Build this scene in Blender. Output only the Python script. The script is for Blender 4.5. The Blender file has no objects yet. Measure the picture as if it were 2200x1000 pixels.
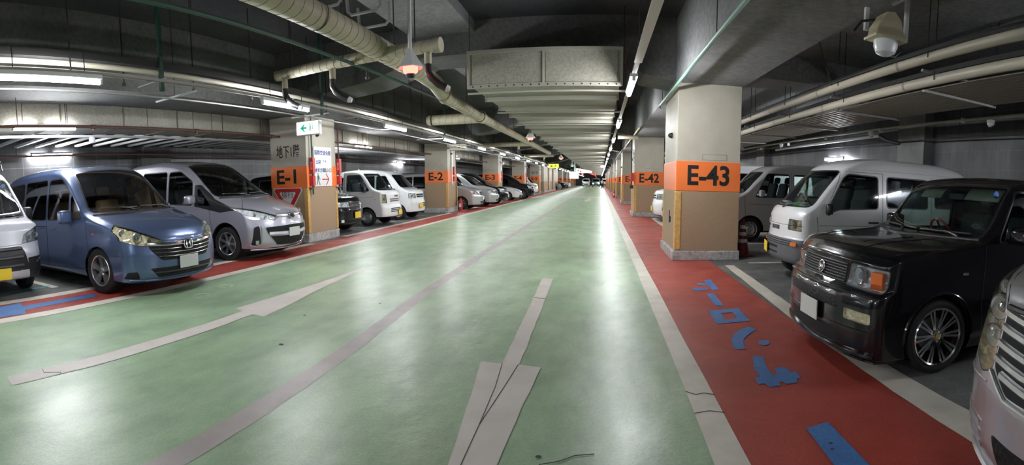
import bpy, bmesh, math, random
import numpy as np
from mathutils import Vector, Matrix
from mathutils.bvhtree import BVHTree
random.seed(7)
PI = math.pi
SC = bpy.context.scene
COL = SC.collection

# ---------------------------------------------------------------- camera (stitched phone panorama = cylindrical lens)
FPX, XC, CY, PITCH, ROLL, EYE = 1068.68, 1288.77, 482.0, -0.086818, -0.0089955, 1.45
cam = bpy.data.cameras.new('camera'); camo = bpy.data.objects.new('camera', cam); COL.objects.link(camo)
cam.type = 'PANO'; cam.panorama_type = 'CENTRAL_CYLINDRICAL'
cam.central_cylindrical_range_u_min = -XC / FPX
cam.central_cylindrical_range_u_max = (2200 - XC) / FPX
cam.central_cylindrical_range_v_min = -(1000 - CY) / FPX
cam.central_cylindrical_range_v_max = CY / FPX
cam.central_cylindrical_radius = 1.0
cam.clip_start = 0.05; cam.clip_end = 600
_R = Matrix(((math.cos(ROLL), 0, math.sin(ROLL)), (0, 1, 0), (-math.sin(ROLL), 0, math.cos(ROLL))))
_P = Matrix(((1, 0, 0), (0, math.cos(PITCH), -math.sin(PITCH)), (0, math.sin(PITCH), math.cos(PITCH))))
_M = _P @ _R
_B = Matrix((_M.col[0], _M.col[2], -_M.col[1])).transposed()
camo.matrix_world = Matrix.Translation((0, 0, EYE)) @ _B.to_4x4()
SC.camera = camo

# ---------------------------------------------------------------- world, exposure
w = bpy.data.worlds.new('world'); SC.world = w; w.use_nodes = True
w.node_tree.nodes['Background'].inputs[0].default_value = (0.75, 0.82, 1.0, 1)
w.node_tree.nodes['Background'].inputs[1].default_value = 0.02
SC.view_settings.view_transform = 'Standard'; SC.view_settings.look = 'None'
SC.view_settings.gamma = 1; SC.view_settings.use_curve_mapping = False
SC.view_settings.exposure = 2.7
SC.cycles.use_denoising = True
SC.cycles.max_bounces = 8; SC.cycles.diffuse_bounces = 4; SC.cycles.glossy_bounces = 4
SC.cycles.transparent_max_bounces = 12
SC.cycles.sample_clamp_indirect = 6.0
TUBE_POWER = 34.0

# ---------------------------------------------------------------- materials
MATS = {}
def mat(name, col=(.5, .5, .5), rough=.5, metal=0., coat=0., emit=None, estr=0., alpha=1., build=None, spec=.5):
    if name in MATS: return MATS[name]
    m = bpy.data.materials.new(name); m.use_nodes = True; nt = m.node_tree
    b = nt.nodes['Principled BSDF']
    b.inputs['Base Color'].default_value = (*col, 1); b.inputs['Roughness'].default_value = rough
    b.inputs['Metallic'].default_value = metal; b.inputs['Coat Weight'].default_value = coat
    b.inputs['Coat Roughness'].default_value = .04; b.inputs['Specular IOR Level'].default_value = spec
    if emit: b.inputs['Emission Color'].default_value = (*emit, 1); b.inputs['Emission Strength'].default_value = estr
    if build: build(nt, b)
    MATS[name] = m; return m
def node(nt, t, **k):
    n = nt.nodes.new(t)
    for a, v in k.items():
        if a.startswith('i_'): n.inputs[int(a[2:])].default_value = v
        else: setattr(n, a, v)
    return n
def noise(nt, scale, detail=4, rough=.55, coord='Object', stretch=None):
    tc = node(nt, 'ShaderNodeTexCoord'); n = node(nt, 'ShaderNodeTexNoise')
    n.inputs['Scale'].default_value = scale; n.inputs['Detail'].default_value = detail; n.inputs['Roughness'].default_value = rough
    src = tc.outputs[coord]
    if stretch:
        mp = node(nt, 'ShaderNodeMapping'); mp.inputs['Scale'].default_value = stretch
        nt.links.new(src, mp.inputs[0]); src = mp.outputs[0]
    nt.links.new(src, n.inputs['Vector']); return n
def ramp(nt, src, stops):
    r = node(nt, 'ShaderNodeValToRGB'); e = r.color_ramp.elements
    while len(e) < len(stops): e.new(.5)
    for k, (p, c) in enumerate(stops):
        e[k].position = p; e[k].color = (*c, 1) if len(c) == 3 else c
    nt.links.new(src, r.inputs[0]); return r
def bump(nt, b, src, strength, dist=.01):
    bp = node(nt, 'ShaderNodeBump'); bp.inputs['Strength'].default_value = strength; bp.inputs['Distance'].default_value = dist
    nt.links.new(src, bp.inputs['Height']); nt.links.new(bp.outputs[0], b.inputs['Normal'])
def mottled(c1, c2, scale, bumpk=0., fine=None, stretch=None, rr=None, lo=.3, hi=.7):
    def f(nt, b):
        n = noise(nt, scale, 6, .6, stretch=stretch); r = ramp(nt, n.outputs[0], [(lo, c1), (hi, c2)])
        out = r.outputs[0]
        if fine:
            n2 = noise(nt, fine, 2); mx = node(nt, 'ShaderNodeMix', data_type='RGBA', blend_type='OVERLAY')
            mx.inputs[0].default_value = .45; nt.links.new(out, mx.inputs[6]); nt.links.new(n2.outputs[0], mx.inputs[7]); out = mx.outputs[2]
        nt.links.new(out, b.inputs['Base Color'])
        if rr:
            n3 = noise(nt, scale * 1.3, 5, .6); r3 = node(nt, 'ShaderNodeMapRange'); r3.inputs[1].default_value = .3; r3.inputs[2].default_value = .7
            r3.inputs[3].default_value = rr[0]; r3.inputs[4].default_value = rr[1]
            nt.links.new(n3.outputs[0], r3.inputs[0]); nt.links.new(r3.outputs[0], b.inputs['Roughness'])
        if bumpk: bump(nt, b, n.outputs[0], bumpk)
    return f
def glassmat(name, tint, refl=.12):
    if name in MATS: return MATS[name]
    m = bpy.data.materials.new(name); m.use_nodes = True; nt = m.node_tree
    for n in list(nt.nodes): nt.nodes.remove(n)
    o = node(nt, 'ShaderNodeOutputMaterial'); t = node(nt, 'ShaderNodeBsdfTransparent'); g = node(nt, 'ShaderNodeBsdfGlossy')
    t.inputs[0].default_value = (*tint, 1); g.inputs['Roughness'].default_value = .03; g.inputs[0].default_value = (.9, .95, 1, 1)
    lw = node(nt, 'ShaderNodeFresnel'); lw.inputs[0].default_value = 1.5
    ad = node(nt, 'ShaderNodeMath', operation='ADD'); ad.inputs[1].default_value = refl * .3; ad.use_clamp = True
    nt.links.new(lw.outputs[0], ad.inputs[0])
    mx = node(nt, 'ShaderNodeMixShader'); nt.links.new(ad.outputs[0], mx.inputs[0]); nt.links.new(t.outputs[0], mx.inputs[1]); nt.links.new(g.outputs[0], mx.inputs[2])
    nt.links.new(mx.outputs[0], o.inputs[0]); MATS[name] = m; return m
def emis(name, col, s):
    return mat(name, (.02, .02, .02), .5, emit=col, estr=s)
def paint(name, col, metal=.0, rough=.35, coat=1.0):
    return mat(name, col, rough, metal, coat, spec=.25 if max(col) < .02 else .5)

M_RUB = mat('black_rubber', (.012, .012, .013), .7)
M_PLA = mat('black_plastic', (.02, .02, .022), .38)
M_DARK = mat('dark_void', (.006, .006, .007), .8)
M_CHR = mat('chrome', (.75, .76, .78), .12, 1.)
M_SIL = mat('alloy_silver', (.52, .53, .55), .28, .9)
M_STEEL = mat('painted_steel_wheel', (.33, .34, .35), .4, .6)
M_WPLATE = mat('white_plate', (.62, .63, .61), .5)
M_YPLATE = mat('yellow_plate', (.75, .55, .03), .5)
M_AMB = mat('amber_lens', (.8, .16, .02), .2, coat=1.)
M_GL = glassmat('window_glass', (.62, .70, .68))
M_GLD = glassmat('dark_window_glass', (.10, .11, .12))
M_LENS = glassmat('lens_glass', (.90, .92, .90), .1)
M_LENSY = glassmat('yellowed_lens_glass', (.93, .91, .82), .1)
def _facet(nt, b):
    tc = node(nt, 'ShaderNodeTexCoord'); v = node(nt, 'ShaderNodeTexVoronoi'); v.inputs['Scale'].default_value = 22
    nt.links.new(tc.outputs['Object'], v.inputs['Vector']); bump(nt, b, v.outputs[0], .9, .03)
M_REFL = mat('lamp_reflector', (.86, .87, .9), .35, .2, build=_facet)
M_REFLY = mat('yellowed_lamp_reflector', (.80, .77, .64), .4, .15, build=_facet)
M_LINER = mat('cabin_lining', (.035, .035, .038), .8)
M_SEATD = mat('dark_seat_fabric', (.035, .036, .042), .9)
M_SEATG = mat('grey_seat_fabric', (.10, .105, .12), .9)
M_SEATB = mat('brown_seat_leather', (.30, .14, .06), .6)
M_DASH = mat('dashboard_plastic', (.03, .03, .032), .6)
def _mesh(nt, b):
    tc = node(nt, 'ShaderNodeTexCoord'); v = node(nt, 'ShaderNodeTexVoronoi'); v.inputs['Scale'].default_value = 38
    nt.links.new(tc.outputs['Object'], v.inputs['Vector']); bump(nt, b, v.outputs[0], .6, .01)
M_MESH = mat('grille_mesh', (.012, .012, .013), .6, build=_mesh, spec=.25)

# ---------------------------------------------------------------- geometry helpers
def link(o, parent=None):
    COL.objects.link(o)
    if parent: o.parent = parent
    return o
def tag(o, label=None, cat=None, group=None, kind=None):
    if label: o['label'] = label
    if cat: o['category'] = cat
    if group: o['group'] = group
    if kind: o['kind'] = kind
    return o
def empty(name, loc=(0, 0, 0), rz=0.):
    o = bpy.data.objects.new(name, None); COL.objects.link(o); o.location = loc; o.rotation_euler = (0, 0, rz)
    o.empty_display_size = .2; return o
def copy_tree(o, parent=None):
    c = o.copy(); COL.objects.link(c); c.parent = parent
    for ch in o.children: copy_tree(ch, c)
    return c
def part(o, label):
    o['label'] = label; return o

class MB:
    def __init__(s): s.v = []; s.f = []; s.m = []; s.cur = 0
    def add(s, V, F, mi=None):
        n = len(s.v); s.v += [tuple(p) for p in V]; s.f += [tuple(i + n for i in f) for f in F]
        s.m += [s.cur if mi is None else mi] * len(F); return s
    def box(s, c, d, rot=None, mi=None):
        h = [x / 2 for x in d]; V = []
        for z in (-1, 1):
            for y in (-1, 1):
                for x in (-1, 1): V.append(Vector((x * h[0], y * h[1], z * h[2])))
        if rot is not None: V = [rot @ p for p in V]
        V = [p + Vector(c) for p in V]
        return s.add(V, [(0, 2, 3, 1), (4, 5, 7, 6), (0, 1, 5, 4), (2, 6, 7, 3), (0, 4, 6, 2), (1, 3, 7, 5)], mi)
    def b2(s, lo, hi, mi=None):
        return s.box([(a + b) / 2 for a, b in zip(lo, hi)], [abs(b - a) for a, b in zip(lo, hi)], None, mi)
    def tube(s, pts, r, n=8, cap=True, mi=None, closed=False):
        P = [Vector(p) for p in pts]; k = len(P); rs = r if isinstance(r, (list, tuple)) else [r] * k
        V = []; up = None
        for i, p in enumerate(P):
            if closed: t = P[(i + 1) % k] - P[i - 1]
            else: t = (P[min(i + 1, k - 1)] - P[max(i - 1, 0)])
            t = t.normalized() if t.length > 1e-9 else Vector((0, 0, 1))
            if up is None: up = t.orthogonal().normalized()
            up = (up - t * up.dot(t)); up = up.normalized() if up.length > 1e-6 else t.orthogonal().normalized()
            q = t.cross(up)
            for j in range(n):
                a = 2 * PI * j / n; V.append(p + (up * math.cos(a) + q * math.sin(a)) * rs[i])
        F = []
        for i in range(k if closed else k - 1):
            for j in range(n):
                a = i * n + j; b_ = i * n + (j + 1) % n; c = ((i + 1) % k) * n
                F.append((a, b_, c + (j + 1) % n, c + j))
        if cap and not closed: F += [tuple(range(n))[::-1], tuple((k - 1) * n + j for j in range(n))]
        return s.add(V, F, mi)
    def lathe(s, prof, c=(0, 0, 0), axis='z', n=32, mi=None, close=False):
        V = []; k = len(prof)
        for r, h in prof:
            for j in range(n):
                a = 2 * PI * j / n; x, y = r * math.cos(a), r * math.sin(a)
                p = {'z': (x, y, h), 'y': (x, h, y), 'x': (h, x, y)}[axis]
                V.append((p[0] + c[0], p[1] + c[1], p[2] + c[2]))
        F = []
        for i in range(k if close else k - 1):
            for j in range(n):
                i2 = (i + 1) % k
                F.append((i * n + j, i * n + (j + 1) % n, i2 * n + (j + 1) % n, i2 * n + j))
        return s.add(V, F, mi)
    def prism(s, poly, a, b, plane='xy', mi=None):
        # poly in plane coords, extruded between a and b along the remaining axis
        def P(u, v, w):
            return {'xy': (u, v, w), 'yz': (w, u, v), 'xz': (u, w, v)}[plane]
        n = len(poly); V = [P(u, v, a) for u, v in poly] + [P(u, v, b) for u, v in poly]
        F = [tuple(range(n))[::-1], tuple(range(n, 2 * n))] + [(i, (i + 1) % n, n + (i + 1) % n, n + i) for i in range(n)]
        return s.add(V, F, mi)
    def build(s, name, m, parent=None, smooth=False, bevel=0., scale=None, seg=2):
        me = bpy.data.meshes.new(name)
        V = s.v if scale is None else [(a * scale, b * scale, c * scale) for a, b, c in s.v]
        me.from_pydata(V, [], s.f); ms = m if isinstance(m, (list, tuple)) else [m]
        for x in ms: me.materials.append(x)
        me.polygons.foreach_set('material_index', s.m)
        bm = bmesh.new(); bm.from_mesh(me); bmesh.ops.recalc_face_normals(bm, faces=bm.faces); bm.to_mesh(me); bm.free()
        if smooth:
            me.polygons.foreach_set('use_smooth', [True] * len(me.polygons))
            try: me.set_sharp_from_angle(angle=math.radians(40))
            except Exception: pass
        o = bpy.data.objects.new(name, me); link(o, parent)
        if bevel:
            bv = o.modifiers.new('bevel', 'BEVEL'); bv.width = bevel; bv.segments = seg; bv.limit_method = 'ANGLE'; bv.angle_limit = math.radians(35)
        return o

def text_mesh(txt, size, name, m, parent, M, extrude=.002, align='CENTER', bold=0., sx=1.):
    cu = bpy.data.curves.new('lettering', 'FONT'); cu.body = txt; cu.size = size; cu.align_x = align; cu.align_y = 'CENTER'
    cu.extrude = extrude; cu.offset = bold; cu.resolution_u = 3
    t = bpy.data.objects.new('tmp', cu); COL.objects.link(t)
    dg = bpy.context.evaluated_depsgraph_get(); me = bpy.data.meshes.new_from_object(t.evaluated_get(dg))
    bpy.data.objects.remove(t); bpy.data.curves.remove(cu)
    me.transform(Matrix.Diagonal((sx, 1, 1, 1))); me.transform(M); me.name = name; me.materials.clear(); me.materials.append(m)
    return link(bpy.data.objects.new(name, me), parent)
def frame(origin, xdir, zdir=(0, 0, 1)):
    # text frame: local x -> xdir, local y -> up (zdir), local z -> out of the surface
    x = Vector(xdir).normalized(); y = Vector(zdir).normalized(); z = x.cross(y)
    return Matrix.Translation(origin) @ Matrix((x, y, z)).transposed().to_4x4()
def fillpoly(name, pts, z, m, parent, holes=()):
    bm = bmesh.new()
    def loop(P):
        vs = [bm.verts.new((x, y, z)) for x, y in P]; return [bm.edges.new((vs[i], vs[(i + 1) % len(vs)])) for i in range(len(vs))]
    e = loop(pts)
    for h in holes: e += loop(h)
    bmesh.ops.triangle_fill(bm, edges=e, use_beauty=True)
    bmesh.ops.recalc_face_normals(bm, faces=bm.faces)
    for f in bm.faces:
        if f.normal.z < 0: f.normal_flip()
    me = bpy.data.meshes.new(name); bm.to_mesh(me); bm.free(); me.materials.append(m)
    return link(bpy.data.objects.new(name, me), parent)
def wobble(poly, step=.25, amp=.006, seed=1):
    r = random.Random(seed); out = []
    for i in range(len(poly)):
        a = Vector(poly[i]); b = Vector(poly[(i + 1) % len(poly)]); L = (b - a).length; n = max(1, min(60, int(L / step)))
        for k in range(n):
            p = a.lerp(b, k / n); out.append((p.x + r.uniform(-amp, amp), p.y + r.uniform(-amp, amp)))
    return out
# ---------------------------------------------------------------- vehicles
def pchip(pts):
    X = np.array([p[0] for p in pts], float); Y = np.array([p[1] for p in pts], float)
    h = np.diff(X); d = np.diff(Y) / h; m = np.zeros(len(X)); m[0] = d[0]; m[-1] = d[-1]
    for i in range(1, len(X) - 1):
        if d[i - 1] * d[i] > 0:
            w1 = 2 * h[i] + h[i - 1]; w2 = h[i] + 2 * h[i - 1]; m[i] = (w1 + w2) / (w1 / d[i - 1] + w2 / d[i])
    def f(x):
        x = min(max(x, X[0]), X[-1]); i = min(int(np.searchsorted(X, x, 'right')) - 1, len(h) - 1); t = (x - X[i]) / h[i]
        return float((2 * t**3 - 3 * t * t + 1) * Y[i] + (t**3 - 2 * t * t + t) * h[i] * m[i] + (-2 * t**3 + 3 * t * t) * Y[i + 1] + (t**3 - t * t) * h[i] * m[i + 1])
    return f
def rnd(poly, r=.05, n=3):
    out = []; k = len(poly)
    for i in range(k):
        p = Vector(poly[i]); a = Vector(poly[i - 1]) - p; b = Vector(poly[(i + 1) % k]) - p
        rr = min(r, a.length * .45, b.length * .45); A = p + a.normalized() * rr; B = p + b.normalized() * rr
        for j in range(n + 1):
            t = j / n; out.append(tuple((A * (1 - t)**2 + p * 2 * t * (1 - t) + B * t * t)))
    return out
def grow(poly, d):
    k = len(poly); A = sum(poly[i][0] * poly[(i + 1) % k][1] - poly[(i + 1) % k][0] * poly[i][1] for i in range(k))
    sg = 1 if A > 0 else -1; out = []
    for i in range(k):
        p = Vector(poly[i]); e1 = (p - Vector(poly[i - 1])).normalized(); e2 = (Vector(poly[(i + 1) % k]) - p).normalized()
        n1 = Vector((e1.y, -e1.x)) * sg; n2 = Vector((e2.y, -e2.x)) * sg; n = (n1 + n2)
        n = n / max(n.length_squared / 2, .4); out.append(tuple(p + n * d))
    return out
def inside(poly, x, y):
    c = False; n = len(poly)
    for i in range(n):
        x1, y1 = poly[i]; x2, y2 = poly[i - 1]
        if (y1 > y) != (y2 > y) and x < (x2 - x1) * (y - y1) / (y2 - y1) + x1: c = not c
    return c

class Car:
    """body surface generated from a side profile; windows, lamps and grilles are cut out of it"""
    def __init__(c, name, label, L, W, H, top, front=((0, 0.), (.3, 0.)), rear=None, zb=.2, cf=.16, cw=.05, tumble=.13, belt=1.0, rz_=.13, rx_=.05, ry_=.14,
                 plan=None, N=1., k=1., paintm=None, cat='van', sill=.03):
        c.k = k; c.L, c.W, c.H, c.zb = L, W, H, zb
        c.root = empty(name); tag(c.root, label, cat)
        c.paint = paintm; c.parts = {1: ('body', paintm, c.root)}; c.next = 10
        topf = pchip(top); ff = pchip(front); pl = pchip(plan or [(0, .93), (.35, 1), (L - .5, 1), (L, .95)])
        rf = pchip(rear or [(zb, L - .06), (.5, L), (1.0, L - .02), (H, L - .12)])
        bm = bmesh.new()
        def axis(r, n):
            e = [-1 + r * t for t in (0, .12, .3, .5, .72, .9)]
            core = [-1 + r + (2 - 2 * r) * i / n for i in range(n + 1)]
            return e + core + [-x for x in reversed(e)]
        ax = axis(rx_, int(70 * N)); ay = axis(ry_, int(18 * N) // 2 * 2); az = axis(rz_, int(24 * N))
        rr = (rx_, ry_, rz_)
        def mapp(p):
            q = [max(-1 + r, min(1 - r, x)) for x, r in zip(p, rr)]; d = [(x - y) / r for x, y, r in zip(p, q, rr)]
            l = math.sqrt(sum(x * x for x in d)); m_ = max(abs(x) for x in d)
            # keep faces flat, round edges
            if l > 1e-9 and sum(1 for x in d if abs(x) > 1e-9) > 1: d = [x / l * m_ for x in d]
            a, b, z_ = [y + r * x for y, r, x in zip(q, rr, d)]
            t = (1 - a) / 2; s0 = t * L; zt = topf(s0); z = zb + (z_ + 1) / 2 * (zt - zb)
            s = ff(z) + t * (rf(z) - ff(z))
            fw = max(0., 1 - t / .55); s += (cf * fw * fw + cw * max(0, 1 - abs(t - .3) / .3)) * abs(b)**2.6
            zt2 = topf(min(max(s0, 0), L))
            wd = W / 2 * pl(s); 
            if z > belt: wd *= 1 - tumble * ((z - belt) / (H - belt))**1.25
            if z < .45: wd -= sill * ((.45 - z) / (.45 - zb))**2
            crown = .03 * (1 - b * b) * (1 if z_ > .5 else 0) * (z_ - .5) * 2
            return (s, b * wd, z + crown)
        def grid(A, B, fn):
            V = [[bm.verts.new(mapp(fn(a, b))) for b in B] for a in A]
            for i in range(len(A) - 1):
                for j in range(len(B) - 1):
                    bm.faces.new((V[i][j], V[i + 1][j], V[i + 1][j + 1], V[i][j + 1]))
        for sg in (-1, 1):
            grid(ax, ay, lambda a, b: (a, b, sg)); grid(ax, az, lambda a, b: (a, sg, b)); grid(ay, az, lambda a, b: (sg, a, b))
        bmesh.ops.remove_doubles(bm, verts=bm.verts, dist=1e-4)
        bmesh.ops.recalc_face_normals(bm, faces=bm.faces)
        c.bm = bm; c.lay = bm.faces.layers.int.new('part')
        for f in bm.faces: f[c.lay] = 1
        c.bvh = BVHTree.FromBMesh(bm)
    # --- rays onto the surface: coordinates (s, y, z)
    def front_hit(c, y, z):
        h = c.bvh.ray_cast(Vector((-3, y, z)), Vector((1, 0, 0)))
        return h[0], h[1]
    def side_hit(c, s, z, sg):
        h = c.bvh.ray_cast(Vector((s, sg * 5, z)), Vector((0, -sg, 0))); return h[0], h[1]
    def top_hit(c, s, y):
        h = c.bvh.ray_cast(Vector((s, y, 5)), Vector((0, 0, -1))); return h[0], h[1]
    def xf(c, p):   # surface coords (s,y,z) -> local object coords
        z = p[2] + (c.stretch * (p[2] - 1.08) if p[2] > 1.08 else 0)
        return Vector(((c.L / 2 - p[0]) * c.k, p[1] * c.k, z * c.k * c.kz))
    def cut(c, regs, name=None, m=None, parent=None, sides=(1, -1), nf=None, label=None, outer=None, both=None):
        """regs: list of (view, polygon). view F:(y,z) S:(s,z) T:(s,y). one part per side"""
        ids = []
        for sg in sides:
            R = []
            for view, poly in regs:
                if view == 'F': P = [(y * sg, z) for y, z in poly]
                elif view == 'T': P = [(s, y * sg) for s, y in poly]
                else: P = poly
                R.append((view, P))
            def uv(co, view):
                return {'F': (co.y, co.z), 'S': (co.x, co.z), 'T': (co.x, co.y)}[view]
            def ok_n(f):
                n = f.normal; v0 = R[0][0]
                if nf: return nf(f, sg)
                if v0 == 'F': return n.x < -.12
                if v0 == 'S': return n.y * sg > .35
                return n.z > .3
            def cand():
                out = []
                for f in c.bm.faces:
                    co = f.calc_center_bounds(); good = True
                    for view, P in R:
                        u, v = uv(co, view); us = [p[0] for p in P]; vs = [p[1] for p in P]
                        if not (min(us) - .12 < u < max(us) + .12 and min(vs) - .12 < v < max(vs) + .12): good = False; break
                    if good and ok_n(f): out.append(f)
                return out
            F = cand()
            for view, P in R:
                k = len(P)
                for i in range(k):
                    a, b = P[i - 1], P[i]; e = (b[0] - a[0], b[1] - a[1])
                    if math.hypot(*e) < 1e-5: continue
                    if view == 'F': co = (0, a[0], a[1]); no = (0, e[1], -e[0])
                    elif view == 'S': co = (a[0], 0, a[1]); no = (e[1], 0, -e[0])
                    else: co = (a[0], a[1], 0); no = (e[1], -e[0], 0)
                    geo = set(F)
                    for f in F: geo.update(f.edges); geo.update(f.verts)
                    r = bmesh.ops.bisect_plane(c.bm, geom=list(geo), plane_co=co, plane_no=no, dist=1e-5)
                    F = [g for g in r['geom'] if isinstance(g, bmesh.types.BMFace) and g.is_valid]
            pid = c.next; c.next += 1
            sel = []
            for f in F:
                if not f.is_valid: continue
                co = f.calc_center_median()
                if all(inside(P, *uv(co, view)) for view, P in R) and ok_n(f): f[c.lay] = pid; sel.append(f)
            c.parts[pid] = (name, m, parent, label); ids.append(pid)
        return ids
    def drop(c, ids):
        for i in ids: c.parts[i] = None
    def window(c, regs, sides=(1, -1), m=None, rim=.018, name='side_window', nf=None, rimname='window_seal'):
        if rim:
            g = [(regs[0][0], grow(regs[0][1], rim))] + regs[1:]
            c.cut(g, rimname, M_PLA, c.root, sides, nf)
        return c.cut(regs, name, m or M_GL, c.root, sides, nf)
    def faces_of(c, pid): return [f for f in c.bm.faces if f[c.lay] == pid]
    def lamp(c, regs, bulbs=(), lens=None, refl=None, depth=.05, sides=(1, -1), name='headlight', label=None, nf=None, amber=None):
        """clear cover flush with the body, moulded reflector tub behind it, reflector bowls in between"""
        out = []
        for sg in sides:
            c.cut([(regs[0][0], grow(regs[0][1], .006))] + regs[1:], 'lamp_seal', M_PLA, c.root, (sg,), nf)
            pid = c.cut(regs, name, lens or M_LENS, c.root, (sg,), nf, label)[0]
            fs = c.faces_of(pid)
            if not fs: continue
            vm = {}; mb = MB()
            def inn(v):
                return v.co + Vector((depth, -sg * depth * .25, 0))
            for f in fs:
                for v in f.verts:
                    if v.index not in vm or True: pass
            idx = {}
            for f in fs:
                for v in f.verts:
                    if v not in idx: idx[v] = len(mb.v); mb.v.append(tuple(inn(v)))
            for f in fs: mb.f.append(tuple(idx[v] for v in f.verts)); mb.m.append(0)
            edge = {}
            for f in fs:
                for e in f.edges: edge.setdefault(e, 0); edge[e] += 1
            for e, n in edge.items():
                if n == 1:
                    a, b = e.verts; k = len(mb.v); mb.v += [tuple(a.co), tuple(b.co), tuple(inn(b)), tuple(inn(a))]; mb.f.append((k, k + 1, k + 2, k + 3)); mb.m.append(0)
            mb.v = [tuple(c.xf(p)) for p in mb.v]
            c.extra.append((mb, 'reflector', refl or M_REFL, pid))
            for j, (by, bz, br) in enumerate(bulbs):
                h, n = c.front_hit(by * sg, bz)
                if h is None: continue
                b = MB(); x = h.x + depth * .75
                b.lathe([(br, -.6 * br), (br * .93, -.2 * br), (br * .7, .05 * br), (br * .3, .2 * br), (.001, .22 * br)], (0, 0, 0), 'x', 20)
                b.lathe([(br * 1.12, -.55 * br), (br * 1.12, -.3 * br), (br, -.3 * br), (br, -.55 * br)], (0, 0, 0), 'x', 20, 1)
                b.lathe([(.001, -.55 * br), (br * .35, -.45 * br), (br * .5, -.2 * br), (br * .4, .1 * br)], (0, 0, 0), 'x', 16, 2)
                b.v = [tuple(c.xf((x + p[0], h.y + p[1], h.z + p[2]))) for p in b.v]
                c.extra.append((b, 'lamp_bowl', [M_BOWL, M_SIL, M_LENSB], pid))
            out.append(pid)
        return out
    extra = None
    def line(c, view, pts, r=.004, sides=(1, -1), m=None, name='panel_gap', step=.06, out=0.):
        """a thin strip following the body (shut lines, mouldings)"""
        for sg in sides:
            P = []
            for i in range(len(pts) - 1):
                a, b = Vector(pts[i]), Vector(pts[i + 1]); n = max(1, int((b - a).length / step))
                for j in range(n + (i == len(pts) - 2)):
                    p = a.lerp(b, j / n)
                    h, nn = c.front_hit(p.x * sg, p.y) if view == 'F' else c.side_hit(p.x, p.y, sg) if view == 'S' else c.top_hit(p.x, p.y * sg)
                    if h is not None: P.append(c.xf(h + nn * out))
            if len(P) > 1:
                mb = MB(); mb.tube(P, r * c.k, 5); c.addpart(mb, name, m or M_DARK)
    def addpart(c, mb, name, m, parent=None, label=None, smooth=True, bevel=0.):
        o = mb.build(name, m, parent or c.root, smooth, bevel)
        if label: o['label'] = label
        return o
    def fbox(c, y, z, dims, off=.0, name='plate', m=None, label=None, tilt=0., bevel=.006, rot=None, parent=None):
        """box stuck on the front; dims (thick,width,height)"""
        h, n = c.front_hit(y, z)
        if h is None: return None
        mb = MB(); ang = math.atan2(n.y, -n.x) if rot is None else rot
        R = Matrix.Rotation(ang, 3, 'Z') @ Matrix.Rotation(tilt, 3, 'Y')
        mb.box((0, 0, 0), [d * c.k for d in dims], R)
        p = c.xf(h + n * (off)); mb.v = [(a + p.x, b + p.y, d + p.z) for a, b, d in mb.v]
        return c.addpart(mb, name, m or M_WPLATE, parent, label, False, bevel)
    def bar(c, pts, r, name='grille_bar', m=None, off=.004, view='F', parent=None, flat=None, step=.05, label=None, zoff=None):
        P = []
        for i in range(len(pts) - 1):
            a, b = Vector(pts[i]), Vector(pts[i + 1]); n = max(1, int((b - a).length / step))
            for j in range(n + (i == len(pts) - 2)):
                p = a.lerp(b, j / n); h, nn = c.front_hit(p.x, p.y)
                if h is not None: P.append(c.xf(h + Vector((-off, 0, 0))))
        if len(P) < 2: return
        mb = MB(); mb.tube(P, r * c.k, 6)
        if flat:  # stretch vertically about the path
            q = []
            for i, p in enumerate(P):
                for j in range(6):
                    v = Vector(mb.v[i * 6 + j]); q.append((v.x, v.y, p.z + (v.z - p.z) * flat))
            mb.v = q
        return c.addpart(mb, name, m or M_CHR, parent, label)
    def finish_body(c):
        bm = c.bm; groups = {}
        bm.normal_update()
        for f in bm.faces: groups.setdefault(f[c.lay], []).append(f)
        objs = {}
        for pid, fs in groups.items():
            spec = c.parts.get(pid)
            if not spec: continue
            name, m, parent = spec[:3]; lab = spec[3] if len(spec) > 3 else None
            idx = {}; V = []; F = []
            for f in fs:
                for v in f.verts:
                    if v not in idx: idx[v] = len(V); V.append(tuple(c.xf(v.co)))
                F.append(tuple(idx[v] for v in f.verts)[::-1])
            me = bpy.data.meshes.new(name); me.from_pydata(V, [], F)
            me.polygons.foreach_set('use_smooth', [True] * len(F)); me.materials.append(m)
            if pid == 1:
                me.materials.append(M_DARK)
                mi = [1 if (f.normal.z < -.6 and f.calc_center_median().z < c.zb + .08) else 0 for f in fs]
                me.polygons.foreach_set('material_index', mi)
            nrm = {}
            bmn = [None] * len(V)
            for v, i in idx.items(): 
                n = v.normal; bmn[i] = (-n.x, n.y, n.z)
            try: me.normals_split_custom_set_from_vertices(bmn)
            except Exception: pass
            o = link(bpy.data.objects.new(name, me), parent or c.root); objs[pid] = o
            if lab: o['label'] = lab
        for mb, name, m, pid in c.extra:
            mb.build(name, m, objs.get(pid, c.root), True)
        # lining behind the painted shell so that the cabin reads dark and has thickness
        V = []; F = []; idx = {}
        for f in groups.get(1, []):
            if f.calc_center_median().z < .5: continue
            for v in f.verts:
                if v not in idx: idx[v] = len(V); V.append(tuple(c.xf(v.co - v.normal * .03)))
            F.append(tuple(idx[v] for v in f.verts))
        if F and c.lining:
            me = bpy.data.meshes.new('cabin_lining'); me.from_pydata(V, [], F); me.materials.append(c.lining)
            link(bpy.data.objects.new('cabin_lining', me), c.root)
        bm.free(); c.objs = objs; return objs
    lining = M_LINER
    stretch = 0.; kz = 1.
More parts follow.
